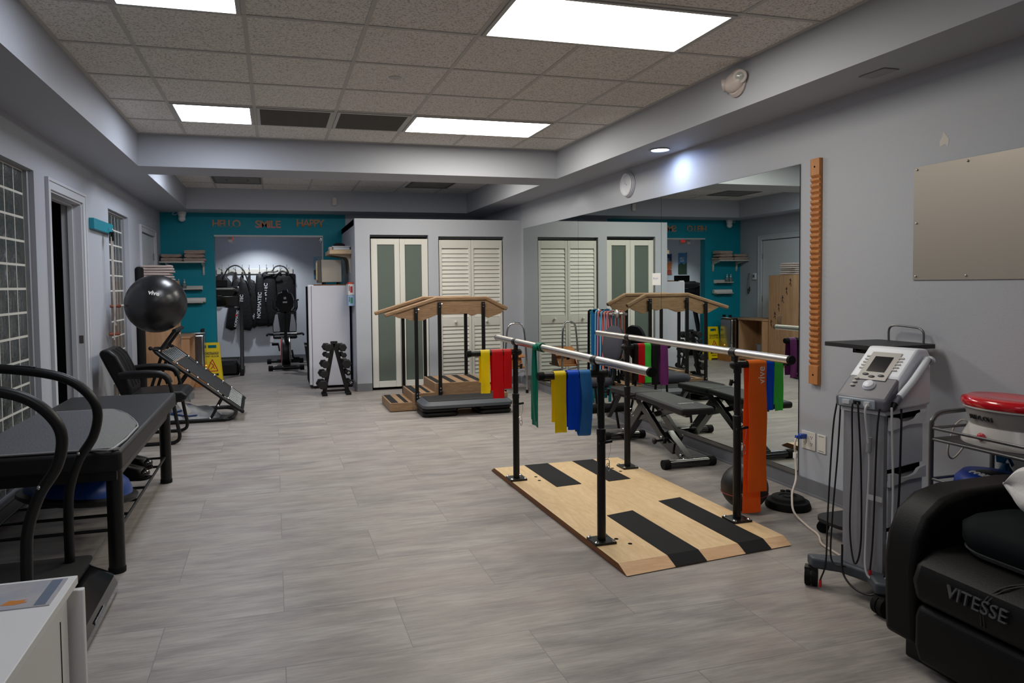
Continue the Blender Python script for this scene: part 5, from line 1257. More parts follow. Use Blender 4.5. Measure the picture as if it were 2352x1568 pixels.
# ------------------------------------------------------------------ rebounder with spring mat
t = thing('rebounder', 'black tilted rebounder trampoline with chrome springs at both ends', 'rebounder', (-.8, 7.7, 0), world=True)
A = [(-1.13, 7.40, .725), (-.345, 7.40, .10), (-.345, 7.86, .165), (-1.06, 7.98, .735)]
A = [V(p) for p in A]
du = (A[1] - A[0]).normalized(); dv = (A[3] - A[0]).normalized(); nn = du.cross(dv).normalized()
if nn.z < 0: nn = -nn
def rp(u, v, h=0): return A[0] * (1 - u) * (1 - v) + A[1] * u * (1 - v) + A[2] * u * v + A[3] * (1 - u) * v + nn * h
fr = B()
fr.tube([rp(0, 0), rp(.5, 0), rp(.97, 0), rp(1, .12), rp(1, .88), rp(.97, 1), rp(.5, 1), rp(0, 1), rp(-.01, .5)], .019, 10, closed=True, sub=5)
obj('frame', fr, BLK, t)
obj('jumping_mat', B().sheet(lambda u, v: rp(.20 + .62 * u, .13 + .74 * v, .012), 4, 3, .004), mat('black woven mat', (36, 36, 38), .8), t)
for a0 in (.02, .825): obj('end_backing', B().sheet(lambda u, v: rp(a0 + .15 * u, .06 + .88 * v, .002), 2, 2, .003), mat('dark teal backing', (14, 34, 37), .7), t)
for k in range(9):
    v = .10 + .80 * k / 8
    for u0, u1 in ((.03, .20), (.82, .97)):
        obj('spring', B().cyl(rp(u0, v, .02), rp(u1 if u0 < .5 else u1, v, .02), .0045, n=10), mat('spring steel', (176, 180, 182), .38, .9), t)
bl = B()
for k in range(6):
    u = .22 + .12 * k
    for v in (.04, .96): bl.ball(rp(u, v, .018), .014, 12, 8); bl.cyl(rp(u, v, .018), rp(u, .14 if v < .5 else .86, .016), .003, n=6)
obj('hook_bolt', bl, CHROME, t)
ba = B().tube([(-.50, 7.42, .02), (-.62, 7.42, .02), (-1.30, 7.42, .02), (-1.36, 7.50, .02), (-1.36, 8.10, .02), (-1.30, 8.18, .02), (-.62, 8.18, .02), (-.50, 8.15, .02), (-.44, 8.05, .02), (-.42, 7.8, .02), (-.44, 7.52, .02)], .02, 10, closed=True, sub=5)
obj('base_frame', ba, BLK, t)
for y in (7.44, 7.96):
    for p, q in (((-.65, y, .02), (-.53, y, .235)), ((-1.30, y, .02), (-1.08, y, .70)), ((-1.0, y, .30), (-.86, y, .50))): obj('strut', B().bar(p, q, .028, .028, up=(0, 1, 0)), BLK, t)
po = B()
for y in (7.42, 7.92): po.cyl((-1.10, y, .735), (-.96, y, .925), .0165, n=14); po.ball((-1.10, y, .735), .024, 12, 8)
po.cyl((-.955, 7.36, .93), (-.955, 7.98, .93), .02, n=14); po.cyl((-1.10, 7.42, .735), (-1.165, 7.35, .765), .01, n=10); po.ball((-1.17, 7.345, .767), .02, 12, 8)
obj('handle_bar', po, BLK, t)
sw = B()
for x, y, z in ((-1.10, 7.395, .738), (-.65, 7.42, .035), (-.57, 7.42, .16)): sw.ball((x, y, z), .014, 12, 8)
obj('bolt', sw, CHROME, t)
# exercise ball on the rebounder handle
RBM = Euler((.15, -.35, .1)).to_matrix()
t = thing('exercise_ball', 'big black exercise ball with white lettering on the rebounder handle', 'exercise ball', (-1.12, 7.42, 1.19), world=True)
BC = V((-1.118, 7.42, 1.199)); BR = (.286, .286, .282)
b = B()
prof = []
for j in range(61):
    a = PI * j / 60; rr = 1 + (.0035 if (j % 5 == 0 and 15 < j < 45) else 0)
    prof.append((BR[0] * math.sin(a) * rr, -BR[2] * math.cos(a) * rr))
b.lathe(prof, BC, 56, R=RBM)
bo = obj('ball', b, mat('black ball rubber', (28, 27, 28), .3, spec=.5), t, angle=80)
d = (V((-.95, -.30, 0)) * 0 + V((.08, -.90, .36))).normalized()
uu = V((1, .12, -.22)).normalized(); vv = d.cross(uu).normalized(); vv = vv if vv.z > 0 else -vv
text('vive', .062, BC + d * .285, uu, vv, mat('ball print', (226, 224, 220), .5), bo, ext=.004, bold=.002)
# plastic bag and white straps inside the rebounder base
t = thing('plastic_bag', 'clear plastic bag with blue print lying inside the rebounder base', 'plastic bag', (-.9, 7.7, 0), world=True)
def bag(u, v):
    x = -1.27 + .70 * u; y = 7.485 + .43 * v
    return (x, y, .006 + .13 * math.sin(PI * u) ** .6 * math.sin(PI * v) ** .6 + .018 * math.sin(u * 19 + v * 7) * math.sin(PI * v) + .016 * math.sin(v * 17 + u * 4) * math.sin(PI * u))
pb2 = obj('bag', B().sheet(bag, 30, 18, .002), mat('crinkled clear plastic', (186, 188, 190), .25, spec=.7, noise=.8, nscale=14, rgb2=(222, 224, 226)), t)
def onbag(x, y, e=.006): return V(bag((x + 1.27) / .70, (y - 7.485) / .43)) + V((0, 0, e))
obj('blue_print', B().tube([onbag(-.86, 7.66), onbag(-.94, 7.60), onbag(-1.0, 7.575), onbag(-1.02, 7.55), onbag(-.98, 7.535), onbag(-.88, 7.53), onbag(-.78, 7.53)], .01, sub=5, flat=(.05, .003, (0, 0, 1))), mat('blue bag print', (8, 74, 170), .4), pb2)
t = thing('white_splint', 'white plastic splint with paper tag standing by the rebounder base', 'splint', (-.93, 7.75, 0), world=True)
SPL = mat('white splint plastic', (206, 208, 208), .35)
obj('shell', B().sheet(lambda u, v: (-.965 + .085 * u + .02 * math.cos(v * 3), 7.70 + .06 * math.sin(u * 2.6), .175 + .18 * v - .01 * u), 8, 8, .006), SPL, t)
obj('flap', B().prism([(0, 0), (.05, .015), (.05, .075), (0, .07)], (-.87, 7.70, .19), (1, .1, 0), (0, 0, 1), .003), SPL, t)
obj('paper_tag', B().prism([(0, 0), (.06, 0), (.06, .155), (0, .155)], (-.875, 7.46, .075), (.8, 0, .55), (-.55, 0, .8), .003), CARDIN, t)
obj('clip', B().ball((-.995, 7.6, .185), (.03, .03, .02), 12, 8), BLKP, t)
# pulley board on the left wall
t = thing('pulley_board', 'teal painted board on the left wall carrying the pulley rope', 'pulley board', (XL, 7.1, 1.92), world=True)
obj('board', B().box(XL + .0005, XL + .042, 6.72, 7.46, 1.874, 1.968), mat('teal board paint', (18, 128, 146), .5), t, bevel=.002)
obj('hook', B().tube([(XL + .042, 7.25, 1.915), (XL + .075, 7.25, 1.915), (XL + .08, 7.25, 1.88), (XL + .07, 7.25, 1.86)], .004, 8), CHROME, t)
t = thing('pulley_rope', 'white pulley rope with wooden handles hanging from the teal board', 'pulley rope', (XL + .07, 7.25, 1.4), world=True)
obj('pulley', B().lathe([(.012, -.012), (.034, -.012), (.026, 0), (.034, .012), (.012, .012)], (XL + .07, 7.25, 1.845), 20, R=Matrix.Rotation(PI / 2, 3, 'Y')).box(XL + .052, XL + .088, 7.235, 7.265, 1.80, 1.885), BLKP, t)
RP = mat('white rope', (206, 196, 188), .85, bump=.4, bscale=300)
obj('rope', B().tube([(XL + .07, 7.222, 1.84), (XL + .07, 7.228, 1.5), (XL + .07, 7.25, 1.2), (XL + .07, 7.285, 1.06), (XL + .07, 7.295, 1.01)], .0055, 7).tube([(XL + .07, 7.278, 1.84), (XL + .07, 7.28, 1.5), (XL + .07, 7.30, 1.2), (XL + .07, 7.255, 1.05), (XL + .07, 7.225, .93), (XL + .07, 7.215, .87)], .0055, 7).ball((XL + .07, 7.295, 1.01), .013, 10, 8).ball((XL + .07, 7.293, 1.045), .012, 10, 8), RP, t)
for y, z in ((7.31, 1.185), (7.235, .925)):
    obj('wooden_handle', B().lathe([(0, -.05), (.012, -.048), (.017, -.03), (.012, 0), (.017, .03), (.012, .048), (0, .05)], (XL + .07, y, z), 16, R=Euler((0, PI / 2, .5)).to_matrix()), wood('red brown wood', (168, 96, 70), (128, 66, 46)), t)
# ------------------------------------------------------------------ step stool with slant board, far right corner
t = thing('handrail_step_stool', 'chrome step stool with a tall hoop handle in the corner by the mirrors', 'step stool', (2.95, 8.3, 0), world=True)
hp = [(2.995, 8.11, .03), (2.99, 8.11, .40), (2.975, 8.13, .72), (2.955, 8.14, .82), (2.92, 8.15, .86), (2.84, 8.17, .862), (2.79, 8.18, .83), (2.765, 8.19, .74), (2.74, 8.19, .40), (2.735, 8.19, .03)]
obj('hoop_handle', B().tube(hp, .0125, 12, sub=6), CHROME, t)
obj('leg', B().tube([(2.99, 8.12, .30), (2.985, 8.14, .27), (2.98, 8.46, .20), (2.985, 8.50, .03)], .0125, 10), CHROME, t)
obj('leg', B().tube([(2.74, 8.20, .30), (2.745, 8.22, .27), (2.75, 8.50, .20), (2.745, 8.54, .03)], .0125, 10), CHROME, t)
k = B()
for x, y in ((2.995, 8.11), (2.735, 8.19), (2.985, 8.50), (2.745, 8.54)): k.cyl((x, y, 0), (x, y, .04), .018, n=14)
obj('rubber_tip', k, RUB, t)
obj('tread', B().box(2.725, 3.0, 8.20, 8.52, .295, .315), CHERRY, t, bevel=.004)
t = thing('slant_board', 'honey wood slant board with a finger hole resting on the step stool', 'slant board', (2.86, 8.3, .32), world=True)
obj('bottom', B().obox((2.865, 8.30, .375), (.25, .012, .12), (-.3, 0, 0)), CHERRY, t)
obj('face_hole', B().ball((2.83, 8.289, .385), (.022, .006, .014), 16, 8), DARK, t)
obj('top', B().obox((2.865, 8.34, .475), (.30, .20, .014), (.5, 0, 0)), CHERRY, t, bevel=.002)
for x in (2.735, 2.985): obj('side', B().prism([(8.22, .317), (8.46, .317), (8.46, .49), (8.36, .47)], (x - .006, 0, 0), (0, 1, 0), (0, 0, 1), .012), CHERRY, t)
# ------------------------------------------------------------------ grab bar with tubes and bands
t = thing('grab_bar', 'steel grab bar on the mirror holding exercise tubes', 'grab bar', (XR - .06, 6.4, 1.05), world=True)
gz = 1.045; gxb = XR - .075
obj('bar', B().cyl((gxb, 6.14, gz), (gxb, 6.66, gz), .014, n=18), STEEL, t)
for y in (6.20, 6.60): obj('flange', B().lathe([(.042, 0), (.044, .006), (.03, .014), (.013, .018), (.013, .07)], (XR - .0075, y, gz), 24, R=Matrix.Rotation(-PI / 2, 3, 'Y')), STEEL, t)
T1 = mat('light blue tube', (98, 160, 196), .35); T2 = mat('pink tube', (224, 120, 116), .35); T3 = mat('teal strap', (10, 130, 146), .5); T4 = mat('mid blue strap', (24, 112, 168), .5)
def hang(y, m, zl, zr, r, label, name='exercise_tube', flat=None, handles=True, lean=0):
    t = thing(name, label, 'exercise tube' if name == 'exercise_tube' else 'loop band', (gxb, y, gz), group='tubes and straps on the grab bar', world=True)
    g2 = .016 + r
    pts = [(gxb - g2 - .01, y + lean, zl), (gxb - g2 - .004, y + lean * .5, (zl + gz) / 2), (gxb - g2, y, gz - .03), (gxb - g2 * .7, y, gz + g2 * .7), (gxb, y, gz + g2), (gxb + g2 * .7, y, gz + g2 * .7), (gxb + g2, y, gz - .03), (gxb + g2, y - .01, (zr + gz) / 2), (gxb + g2 - .005, y - .015, zr)]
    obj('tube' if not flat else 'strap', B().tube(pts, r, 8, sub=4, flat=flat), m, t)
    if handles:
        k = B()
        for p in (pts[0], pts[-1]): k.cyl(V(p) + V((0, 0, .01)), V(p) - V((0, 0, .03)), .011, n=10); k.bar(V(p) - V((0, 0, .02)), V(p) + V((0, -.018, -.09)), .012, .006); k.bar(V(p) - V((0, 0, .02)), V(p) + V((0, .018, -.09)), .012, .006); k.cyl(V(p) + V((0, -.022, -.09)), V(p) + V((0, .022, -.09)), .011, n=10)
        obj('handle', k, RUB, t)
hang(6.225, T2, .52, .50, .006, 'pink exercise tube hung nearest the right flange of the grab bar', lean=.0)
hang(6.285, T2, .48, .47, .006, 'second pink exercise tube on the grab bar')
hang(6.35, T1, .44, .50, .007, 'light blue exercise tube right of the teal straps')
hang(6.42, T2, .45, .44, .007, 'thick pink exercise tube in the middle of the grab bar')
hang(6.475, T1, .40, .43, .008, 'thick light blue exercise tube left of the middle')
hang(6.53, T4, .30, .33, .002, 'mid blue flat strap on the grab bar', 'loop_band', flat=(.045, .003, (0, 1, 0)), handles=False)
hang(6.57, T3, .12, .16, .002, 'teal flat strap hanging lowest from the grab bar', 'loop_band', flat=(.035, .003, (0, 1, 0)), handles=False, lean=-.03)
hang(6.645, BLB, .18, .22, .002, 'black scalloped strap at the left end of the grab bar', 'loop_band', flat=(.028, .004, (0, 1, 0)), handles=False)
# ------------------------------------------------------------------ grey office chair by the mirror
t = thing('grey_chair', 'grey fabric chair on black legs between the bench and the mirrors', 'chair', (2.85, 5.98, 0), world=True)
GF = mat('charcoal grey fabric', (66, 66, 74), .9, bump=.3, bscale=500, spec=.2)
obj('seat', slab(B(), [(rrect(2.62, 3.02, 5.82, 6.27, .09), .405), (rrect(2.61, 3.03, 5.81, 6.28, .1), .43), (rrect(2.63, 3.01, 5.83, 6.26, .09), .465)]), GF, t, angle=60)
obj('seat_pan', slab(B(), [(rrect(2.65, 3.0, 5.85, 6.24, .08), .385), (rrect(2.65, 3.0, 5.85, 6.24, .08), .405)]), BLKP, t)
bk = slab(B(), [([(y, z) for y, z in rrect(5.80, 6.15, .60, .93, .13, 8)], 0), ([(y, z) for y, z in rrect(5.79, 6.16, .59, .94, .14, 8)], .02), ([(y, z) for y, z in rrect(5.81, 6.14, .61, .92, .13, 8)], .045)])
bk.v = [(3.10 - w + .12 * (z - .6), y + .06, z) for y, z, w in bk.v]
obj('backrest', bk, GF, t, angle=60)
obj('back_post', B().tube([(2.9, 6.04, .39), (3.04, 6.04, .39), (3.10, 6.04, .44), (3.12, 6.04, .58), (3.125, 6.04, .70)], .018, 10), BLKP, t)
for x, y, dx, dy in ((2.66, 5.86, -.03, -.02), (2.66, 6.23, -.03, .03), (3.0, 5.86, .06, -.02), (3.0, 6.23, .06, .03)): obj('leg', B().cyl((x, y, .39), (x + dx, y + dy, .0), .012, n=12), BLK, t)
# ------------------------------------------------------------------ ball and disc on the floor behind the bars
t = thing('medicine_ball', 'black grip medicine ball with a red line behind the long orange band', 'medicine ball', (2.665, 3.52, 0), world=True)
prof = [(0, 0), (.06, .001)] + [(.133 * math.sin(a), .132 - .132 * math.cos(a)) for a in [PI * j / 24 for j in range(4, 25)]]
mbb = obj('ball', B().lathe(prof, (2.665, 3.52, .001), 40), mat('matte black ball', (17, 17, 18), .5), t)
obj('red_line', B().lathe([(.1325, .098), (.1345, .101), (.1325, .104)], (2.665, 3.52, .001), 40), mat('dark red line', (120, 16, 26), .5), t)
obj('grip_recess', B().ball((2.575, 3.445, .165), (.03, .02, .035), 16, 10, R=Euler((0, 0, .7)).to_matrix()), mat('recess grey', (34, 32, 31), .5), t)
text('amazon', .03, (2.588, 3.412, .118), V((.8, -.6, -.15)), V((.1, 0, 1)), mat('grey print', (150, 150, 150), .5), mbb, ext=.002, bold=.001)
t = thing('floor_disc', 'round black stepped rubber base plate lying flat under the wall outlets', 'base plate', (2.93, 3.47, 0), world=True)
obj('base', B().lathe([(0, .001), (.125, .001), (.128, .012), (.118, .042), (.098, .047), (.09, .062), (.078, .068), (.05, .066), (.05, .062), (.03, .062), (.028, .068), (.012, .07), (0, .066)], (2.93, 3.47, 0), 40), RUB, t)
obj('lug', B().box(2.955, 2.975, 3.545, 3.565, .045, .075).box(2.985, 3.005, 3.535, 3.555, .045, .075), RUB, t)
# ------------------------------------------------------------------ rolling overbed table by the wall
t = thing('rolling_table', 'black height adjustable rolling table with a grey hoop behind the therapy cart', 'table', (3.0, 2.95, 0), world=True)
TB = mat('black table laminate', (30, 31, 34), .5)
obj('tabletop', slab(B(), [(rrect(2.83, 3.205, 2.74, 3.10, .03), 1.002), (rrect(2.83, 3.205, 2.74, 3.10, .03), 1.022)]), TB, t)
obj('mast', B().box(2.985, 3.03, 2.92, 2.965, .08, 1.0), GREYM, t)
obj('bracket', B().box(2.885, 3.10, 2.90, 2.93, .985, 1.001).box(2.885, 2.91, 2.88, 2.95, .975, 1.001), BLK, t)
obj('hoop_rail', B().tube([(3.19, 3.02, 1.02), (3.19, 3.02, 1.075), (3.19, 3.005, 1.098), (3.19, 2.97, 1.105), (3.19, 2.86, 1.10), (3.19, 2.825, 1.092), (3.19, 2.81, 1.07), (3.19, 2.81, 1.02)], .0055, 8), GREYM, t)
obj('base_board', slab(B(), [(rrect(2.76, 3.2, 2.84, 3.10, .09), .072), (rrect(2.76, 3.2, 2.84, 3.10, .09), .09)]), TB, t)
def caster(t, x, y, r=.032, w=.04, a=0, h=.07):
    d = V((math.cos(a), math.sin(a), 0)); c = V((x, y, r + .001))
    k = obj('caster', B().cyl(c - d * w / 2, c - d * .004, r, n=24).cyl(c + d * .004, c + d * w / 2, r, n=24), RUB, t)
    obj('caster_fork', B().cyl(c - d * .004, c + d * .004, r * .9, n=20).cyl((x, y, r + .001), (x, y, h), .009, n=12).obox((x, y, r * 1.9), (w * 1.05, r * 1.1, .012), (0, 0, a)), BLKP, k)
for x, y in ((2.81, 3.06), (2.81, 2.88), (3.15, 3.06), (3.15, 2.88)): caster(t, x, y, .03, .034, .7, .072)
# ------------------------------------------------------------------ electrotherapy cart
CARTW = mat('cool white cart plastic', (236, 239, 248), .35); CG = mat('grey cart front', (150, 150, 156), .45); CDG = mat('slate grey console', (104, 102, 112), .4); CB = mat('blue grey cart base', (62, 68, 76), .5)
cart = thing('therapy_cart', 'white electrotherapy cart with sloped screen console and three drawers', 'therapy cart', (2.3836, 2.373, 0), rz=math.atan2(-.96, .26))
obj('column', B().box(-.0825, .074, .004, .298, .10, .792), CG, cart, bevel=.006)
obj('front_panel', slab(B(), [([(x, -.006 - .012 * (1 - (x / .085) ** 2)) for x in [-.085 + .017 * i for i in range(11)]] + [(.085, .02), (-.085, .02)], .115), ([(x, -.006 - .012 * (1 - (x / .085) ** 2)) for x in [-.085 + .017 * i for i in range(11)]] + [(.085, .02), (-.085, .02)], .79)]), CG, cart)
for i, (z0, z1) in enumerate(((.562, .782), (.318, .548), (.13, .305))):
    dr = obj('drawer', B().box(.075, .088, .022, .292, z0, z1 - .035), mat('drawer blue white', (216, 222, 236), .4), cart, bevel=.004)
    lip = B()
    n = 14
    top = [(.018 + .278 * k / n, z1 - .018 * math.sin(PI * k / n) ** 2 - (.012 if 3 < k < 11 else 0)) for k in range(n + 1)]
    lip.prism(top + [(.298, z1 - .05), (.16, z1 - .042), (.018, z1 - .055)], (.088, 0, 0), (0, 1, 0), (0, 0, 1), .012)
    obj('drawer_lip', lip, CARTW, dr)
    obj('shadow_gap', B().box(.074, .0765, .03, .29, z1 - .02, z1 + .012), DARK, dr)
obj('top_plate', B().box(-.092, .098, -.02, .305, .792, .81), CARTW, cart, bevel=.004)
def wedge(b, x0, x1, prof): return b.prism(prof, (x0, 0, 0), (0, 1, 0), (0, 0, 1), x1 - x0)
sl = lambda s: (-.03 + .225 * s, .872 + .178 * s)       # along the sloped face
obj('console_body', wedge(B(), -.098, .112, [(.045, .811), (.305, .811), (.30, 1.02), (.275, 1.052), (.20, 1.057), sl(.93), sl(.38), (.05, .90)]), CARTW, cart, bevel=.012, seg=3)
co = obj('console_front', wedge(B(), -.100, .114, [(-.045, .812), (.045, .811), (.05, .90), sl(.40), sl(0), (-.05, .858)]), CDG, cart, bevel=.012, seg=3)
obj('socket_bay', wedge(B(), -.082, .072, [(-.052, .818), (-.044, .818), (-.047, .858), (-.054, .856)]), mat('pale bay', (170, 180, 190), .35), co, bevel=.006)
k = B(); k.obox((-.045, -.056, .838), (.03, .012, .016)); k.obox((.0, -.056, .840), (.028, .01, .014), m=1); k.obox((.042, -.056, .838), (.022, .012, .018))
obj('socket', k, [WHITEP, BLKP], co)
sd = V((0, .225, .178)).normalized(); sn = V((0, -sd.z, sd.y))
def onsl(s, x, e=.0): p = sl(s); return V((x, p[0], p[1])) + sn * e
def plate2(name, s0, s1, x0, x1, e, m, par, th=.003):
    b = B(); a = onsl(s0, x0, e); b.prism([(0, 0), (x1 - x0, 0), (x1 - x0, (onsl(s1, 0) - onsl(s0, 0)).length), (0, (onsl(s1, 0) - onsl(s0, 0)).length)], a, (1, 0, 0), sd, th); return obj(name, b, m, par, bevel=.002)
scr = plate2('screen_bezel', .30, .90, -.060, .064, .001, mat('champagne bezel', (178, 174, 170), .4), cart)
plate2('screen', .47, .80, -.036, .040, .0042, mat('dark screen', (22, 22, 27), .12, spec=.6), scr, .001)
PBT = mat('pale button', (196, 192, 186), .4)
for i in range(5):
    s = .54 + .065 * i
    for x in (-.066, .072): obj('button', B().obox(onsl(s, x, .003), (.017, .007, .004), Matrix((V((1, 0, 0)), sd, sn)).transposed()), PBT, cart)
for i in range(3): obj('button', B().ball(onsl(.16 + .075 * i, -.055, .004), (.011, .006, .004), 14, 8, R=Matrix((V((1, 0, 0)), sd, sn)).transposed()), PBT, cart)
for x, s in ((-.03, .405), (.0, .365), (.036, .395)): obj('dark_button', B().ball(onsl(s, x, .005), (.014, .007, .003), 14, 8, R=Matrix((V((1, 0, 0)), sd, sn)).transposed()), mat('dark button', (50, 50, 54), .4), cart)
RS = Matrix((V((1, 0, 0)), sd, sn)).transposed()
obj('dial_knob', B().lathe([(.026, 0), (.026, .004), (.022, .008), (.02, .014), (.012, .017), (0, .018)], onsl(.19, .012), 28, R=RS), CARTW, cart)
# sound head in its side holder
pr = obj('sound_head', B().tube([(.124, .0, .845), (.128, .05, .885), (.130, .13, .935), (.128, .20, .985), (.126, .245, 1.01)], .014, 12, sub=5), CDG, cart)
obj('white_grip', B().tube([(.130, .02, .872), (.136, .10, .925), (.136, .18, .982), (.130, .23, 1.012)], .014, 12, sub=5).lathe([(.0, .0), (.02, .004), (.02, .016), (0, .02)], (.128, .25, 1.0), 18, R=Euler((-.9, 0, 0)).to_matrix()), CARTW, pr)
obj('strain_relief', B().lathe([(.006, 0), (.012, .035), (.013, .04)], (.122, -.022, .815), 14, R=Euler((-.65, 0, 0)).to_matrix()), BLKP, pr)
obj('base', B().prism([(-.22, -.055), (-.17, -.09), (-.08, -.035), (.04, -.035), (.12, -.12), (.17, -.09), (.13, .03), (.13, .24), (.19, .34), (.14, .37), (.05, .30), (-.06, .30), (-.16, .37), (-.21, .33), (-.14, .22), (-.13, .03)], (0, 0, .084), (1, 0, 0), (0, 1, 0), .05), CB, cart, bevel=.012, seg=3)
for x, y, a in ((-.19, -.065, .5), (.14, -.095, -.3), (.16, .345, .2), (-.18, .34, 0)): caster(cart, x, y, .041, .05, a, .088)
CBK = mat('black lead', (14, 14, 16), .5); CWH = mat('white lead', (204, 204, 206), .45)
def lead(pts, r, m, name='lead', tip=None):
    o = obj(name, B().tube(pts, r, 8, sub=8), m, cart)
    if tip: obj('red_clip', B().cyl(pts[-1], V(pts[-1]) - V((0, 0, .03)), .006, n=10), mat('red clip', (200, 24, 34), .4), o)
lead([(.0, -.06, .84), (-.002, -.085, .82), (-.02, -.05, .60), (-.03, -.045, .30), (.0, -.06, .16), (.02, -.05, .25), (.012, -.04, .55), (.018, -.075, .81), (.006, -.062, .84)], .0036, CBK)
lead([(.046, -.06, .838), (.047, -.075, .80), (.046, -.04, .60), (.036, -.04, .30), (.05, -.06, .14), (.10, -.05, .12), (.128, -.04, .17), (.132, -.02, .45), (.128, -.03, .80), (.122, -.02, .82)], .0046, CWH)
lead([(.09, -.05, .825), (.086, -.06, .70), (.07, -.05, .30), (.06, -.05, .15)], .0036, CBK, tip=1)
lead([(.118, .06, .818), (.128, .04, .70), (.126, .02, .35), (.10, -.05, .09), (.04, -.08, .055), (-.04, -.07, .10), (-.06, -.05, .22)], .0042, CBK)
lead([(-.105, -.02, .835), (-.118, -.03, .70), (-.125, -.05, .35), (-.12, -.07, .13), (-.135, -.085, .045)], .0036, CBK, tip=1)
lead([(-.102, .0, .835), (-.108, -.01, .60), (-.112, -.04, .30), (-.10, -.06, .14), (-.04, -.055, .13)], .0036, CBK)
obj('lead_joint', B().cyl((.046, -.046, .64), (.046, -.043, .70), .011, n=14), CG, cart)
obj('label_tag', B().box(.045, .10, -.042, -.040, .44, .462), mat('clear label', (186, 186, 188), .2), cart)
# ------------------------------------------------------------------ wire trolley with the wax bath
t = thing('wire_trolley', 'grey tubular two tier trolley against the right wall', 'trolley', (3.02, 2.2, 0), world=True)
wx0, wx1, wy0, wy1 = 2.84, 3.20, 2.02, 2.455
for y in (wy0, wy1):
    obj('end_frame', B().tube([(wx0, y, .03), (wx0, y, .30), (wx0, y, .66), (wx0 + .01, y, .72), (wx0 + .05, y, .745), (wx0 + .12, y, .75), (wx1 - .10, y, .75), (wx1 - .03, y, .735), (wx1, y, .69), (wx1, y, .30), (wx1, y, .03)], .0105, 10, sub=4), GREYM, t)
for z, nm in ((.63, 'top_tier'), (.40, 'lower_tier')):
    b = B()
    for zz2 in (z, z + .05):
        b.cyl((wx0, wy0, zz2), (wx0, wy1, zz2), .0065, n=10); b.cyl((wx1, wy0, zz2), (wx1, wy1, zz2), .0065, n=10); b.cyl((wx0, wy0, zz2), (wx1, wy0, zz2), .0065, n=10); b.cyl((wx0, wy1, zz2), (wx1, wy1, zz2), .0065, n=10)
    o = obj(nm, b, GREYM, t)
    b = B().box(wx0 + .005, wx1 - .005, wy0 + .005, wy1 - .005, z - .002, z + .002)
    obj('mesh_shelf', b, mat('grey steel mesh', (88, 88, 90), .6, .4, bump=.8, bscale=400), o)
for x in (wx0, wx1):
    for y in (wy0, wy1): caster(t, x, y, .018, .018, .3, .035)
def oval(cx, cy, rx, ry, n=40): return [(cx + rx * math.cos(2 * PI * i / n), cy + ry * math.sin(2 * PI * i / n)) for i in range(n)]
t = thing('wax_bath', 'white paraffin wax bath with a red lid on the top tier of the trolley', 'wax bath', (3.01, 2.185, .634), world=True)
wc = (3.02, 2.243)
WB = mat('gloss white wax bath', (218, 214, 212), .25); WG = mat('warm grey wax tub', (158, 154, 152), .4)
o = obj('skirt', slab(B(), [(oval(*wc, .135, .192), .6335), (oval(*wc, .136, .193), .65), (oval(*wc, .125, .18), .675), (oval(*wc, .112, .16), .715)]), WB, t, angle=50)
obj('tub', slab(B(), [(oval(*wc, .10, .148), .66), (oval(*wc, .106, .152), .71), (oval(*wc, .122, .172), .765), (oval(*wc, .128, .18), .792)]), WG, t, angle=50)
obj('rim', slab(B(), [(oval(*wc, .132, .185), .790), (oval(*wc, .133, .186), .798)]), WB, t)
obj('lid', slab(B(), [(oval(*wc, .134, .19), .798), (oval(*wc, .14, .197), .812), (oval(*wc, .135, .19), .83), (oval(*wc, .11, .16), .842), (oval(*wc, .07, .11), .834), (oval(*wc, .04, .07), .83)]), mat('gloss red lid', (206, 8, 28), .18, coat=.6), t, angle=60)
text('REVLON', .029, (wc[0] - .116, wc[1] + .035, .752), (-.12, -1, 0), (-.35, 0, 1), mat('dark grey print', (52, 52, 54), .5), t, ext=.003)
obj('control_knob', B().lathe([(.016, 0), (.016, .008), (.010, .012), (0, .012)], (wc[0] - .130, wc[1] + .02, .675), 18, R=Matrix.Rotation(-PI / 2 + .3, 3, 'Y')), mat('red knob', (206, 40, 56), .35), t)
obj('power_cord', B().tube([(3.04, 2.425, .66), (3.03, 2.445, .70), (3.02, 2.465, .70), (2.99, 2.475, .66), (2.96, 2.475, .56), (2.99, 2.475, .525), (3.05, 2.475, .57), (3.09, 2.475, .64)], .004, 6), mat('cream cable', (186, 178, 164), .5), t)
t = thing('balance_disc', 'blue and black domed cushion on the lower tier of the trolley', 'cushion', (3.0, 2.2, .404), world=True)
dcx, dcy = 2.99, 2.285
obj('blue_rim', slab(B(), [(oval(dcx, dcy, .12, .14), .405), (oval(dcx, dcy, .132, .155), .43), (oval(dcx, dcy, .125, .147), .475), (oval(dcx, dcy, .095, .12), .505)]), mat('blue vinyl', (8, 56, 160), .4), t, angle=60)
dt = obj('black_cover', slab(B(), [(oval(dcx - .028, dcy - .03, .098, .125), .44), (oval(dcx - .028, dcy - .03, .102, .128), .47), (oval(dcx - .02, dcy - .03, .08, .11), .50), (oval(dcx - .02, dcy - .03, .04, .07), .513)]), BLKP, t, angle=60)
text('CORE', .035, (dcx - .085, dcy + .0, .503), (-.1, -1, 0), (.85, 0, .5), CARDIN, dt, ext=.004, bold=.002)
t = thing('spray_bottle', 'blue translucent trigger spray bottle on the lower tier of the trolley', 'spray bottle', (3.158, 2.36, .403), world=True)
BT = mat('translucent blue plastic', (14, 110, 160), .15, trans=.4)
sx2, sy2 = 3.158, 2.36
obj('bottle', B().lathe([(.0, 0), (.026, .0), (.028, .006), (.028, .08), (.014, .105), (.013, .115)], (sx2, sy2 - .0, .4035), 20), BT, t)
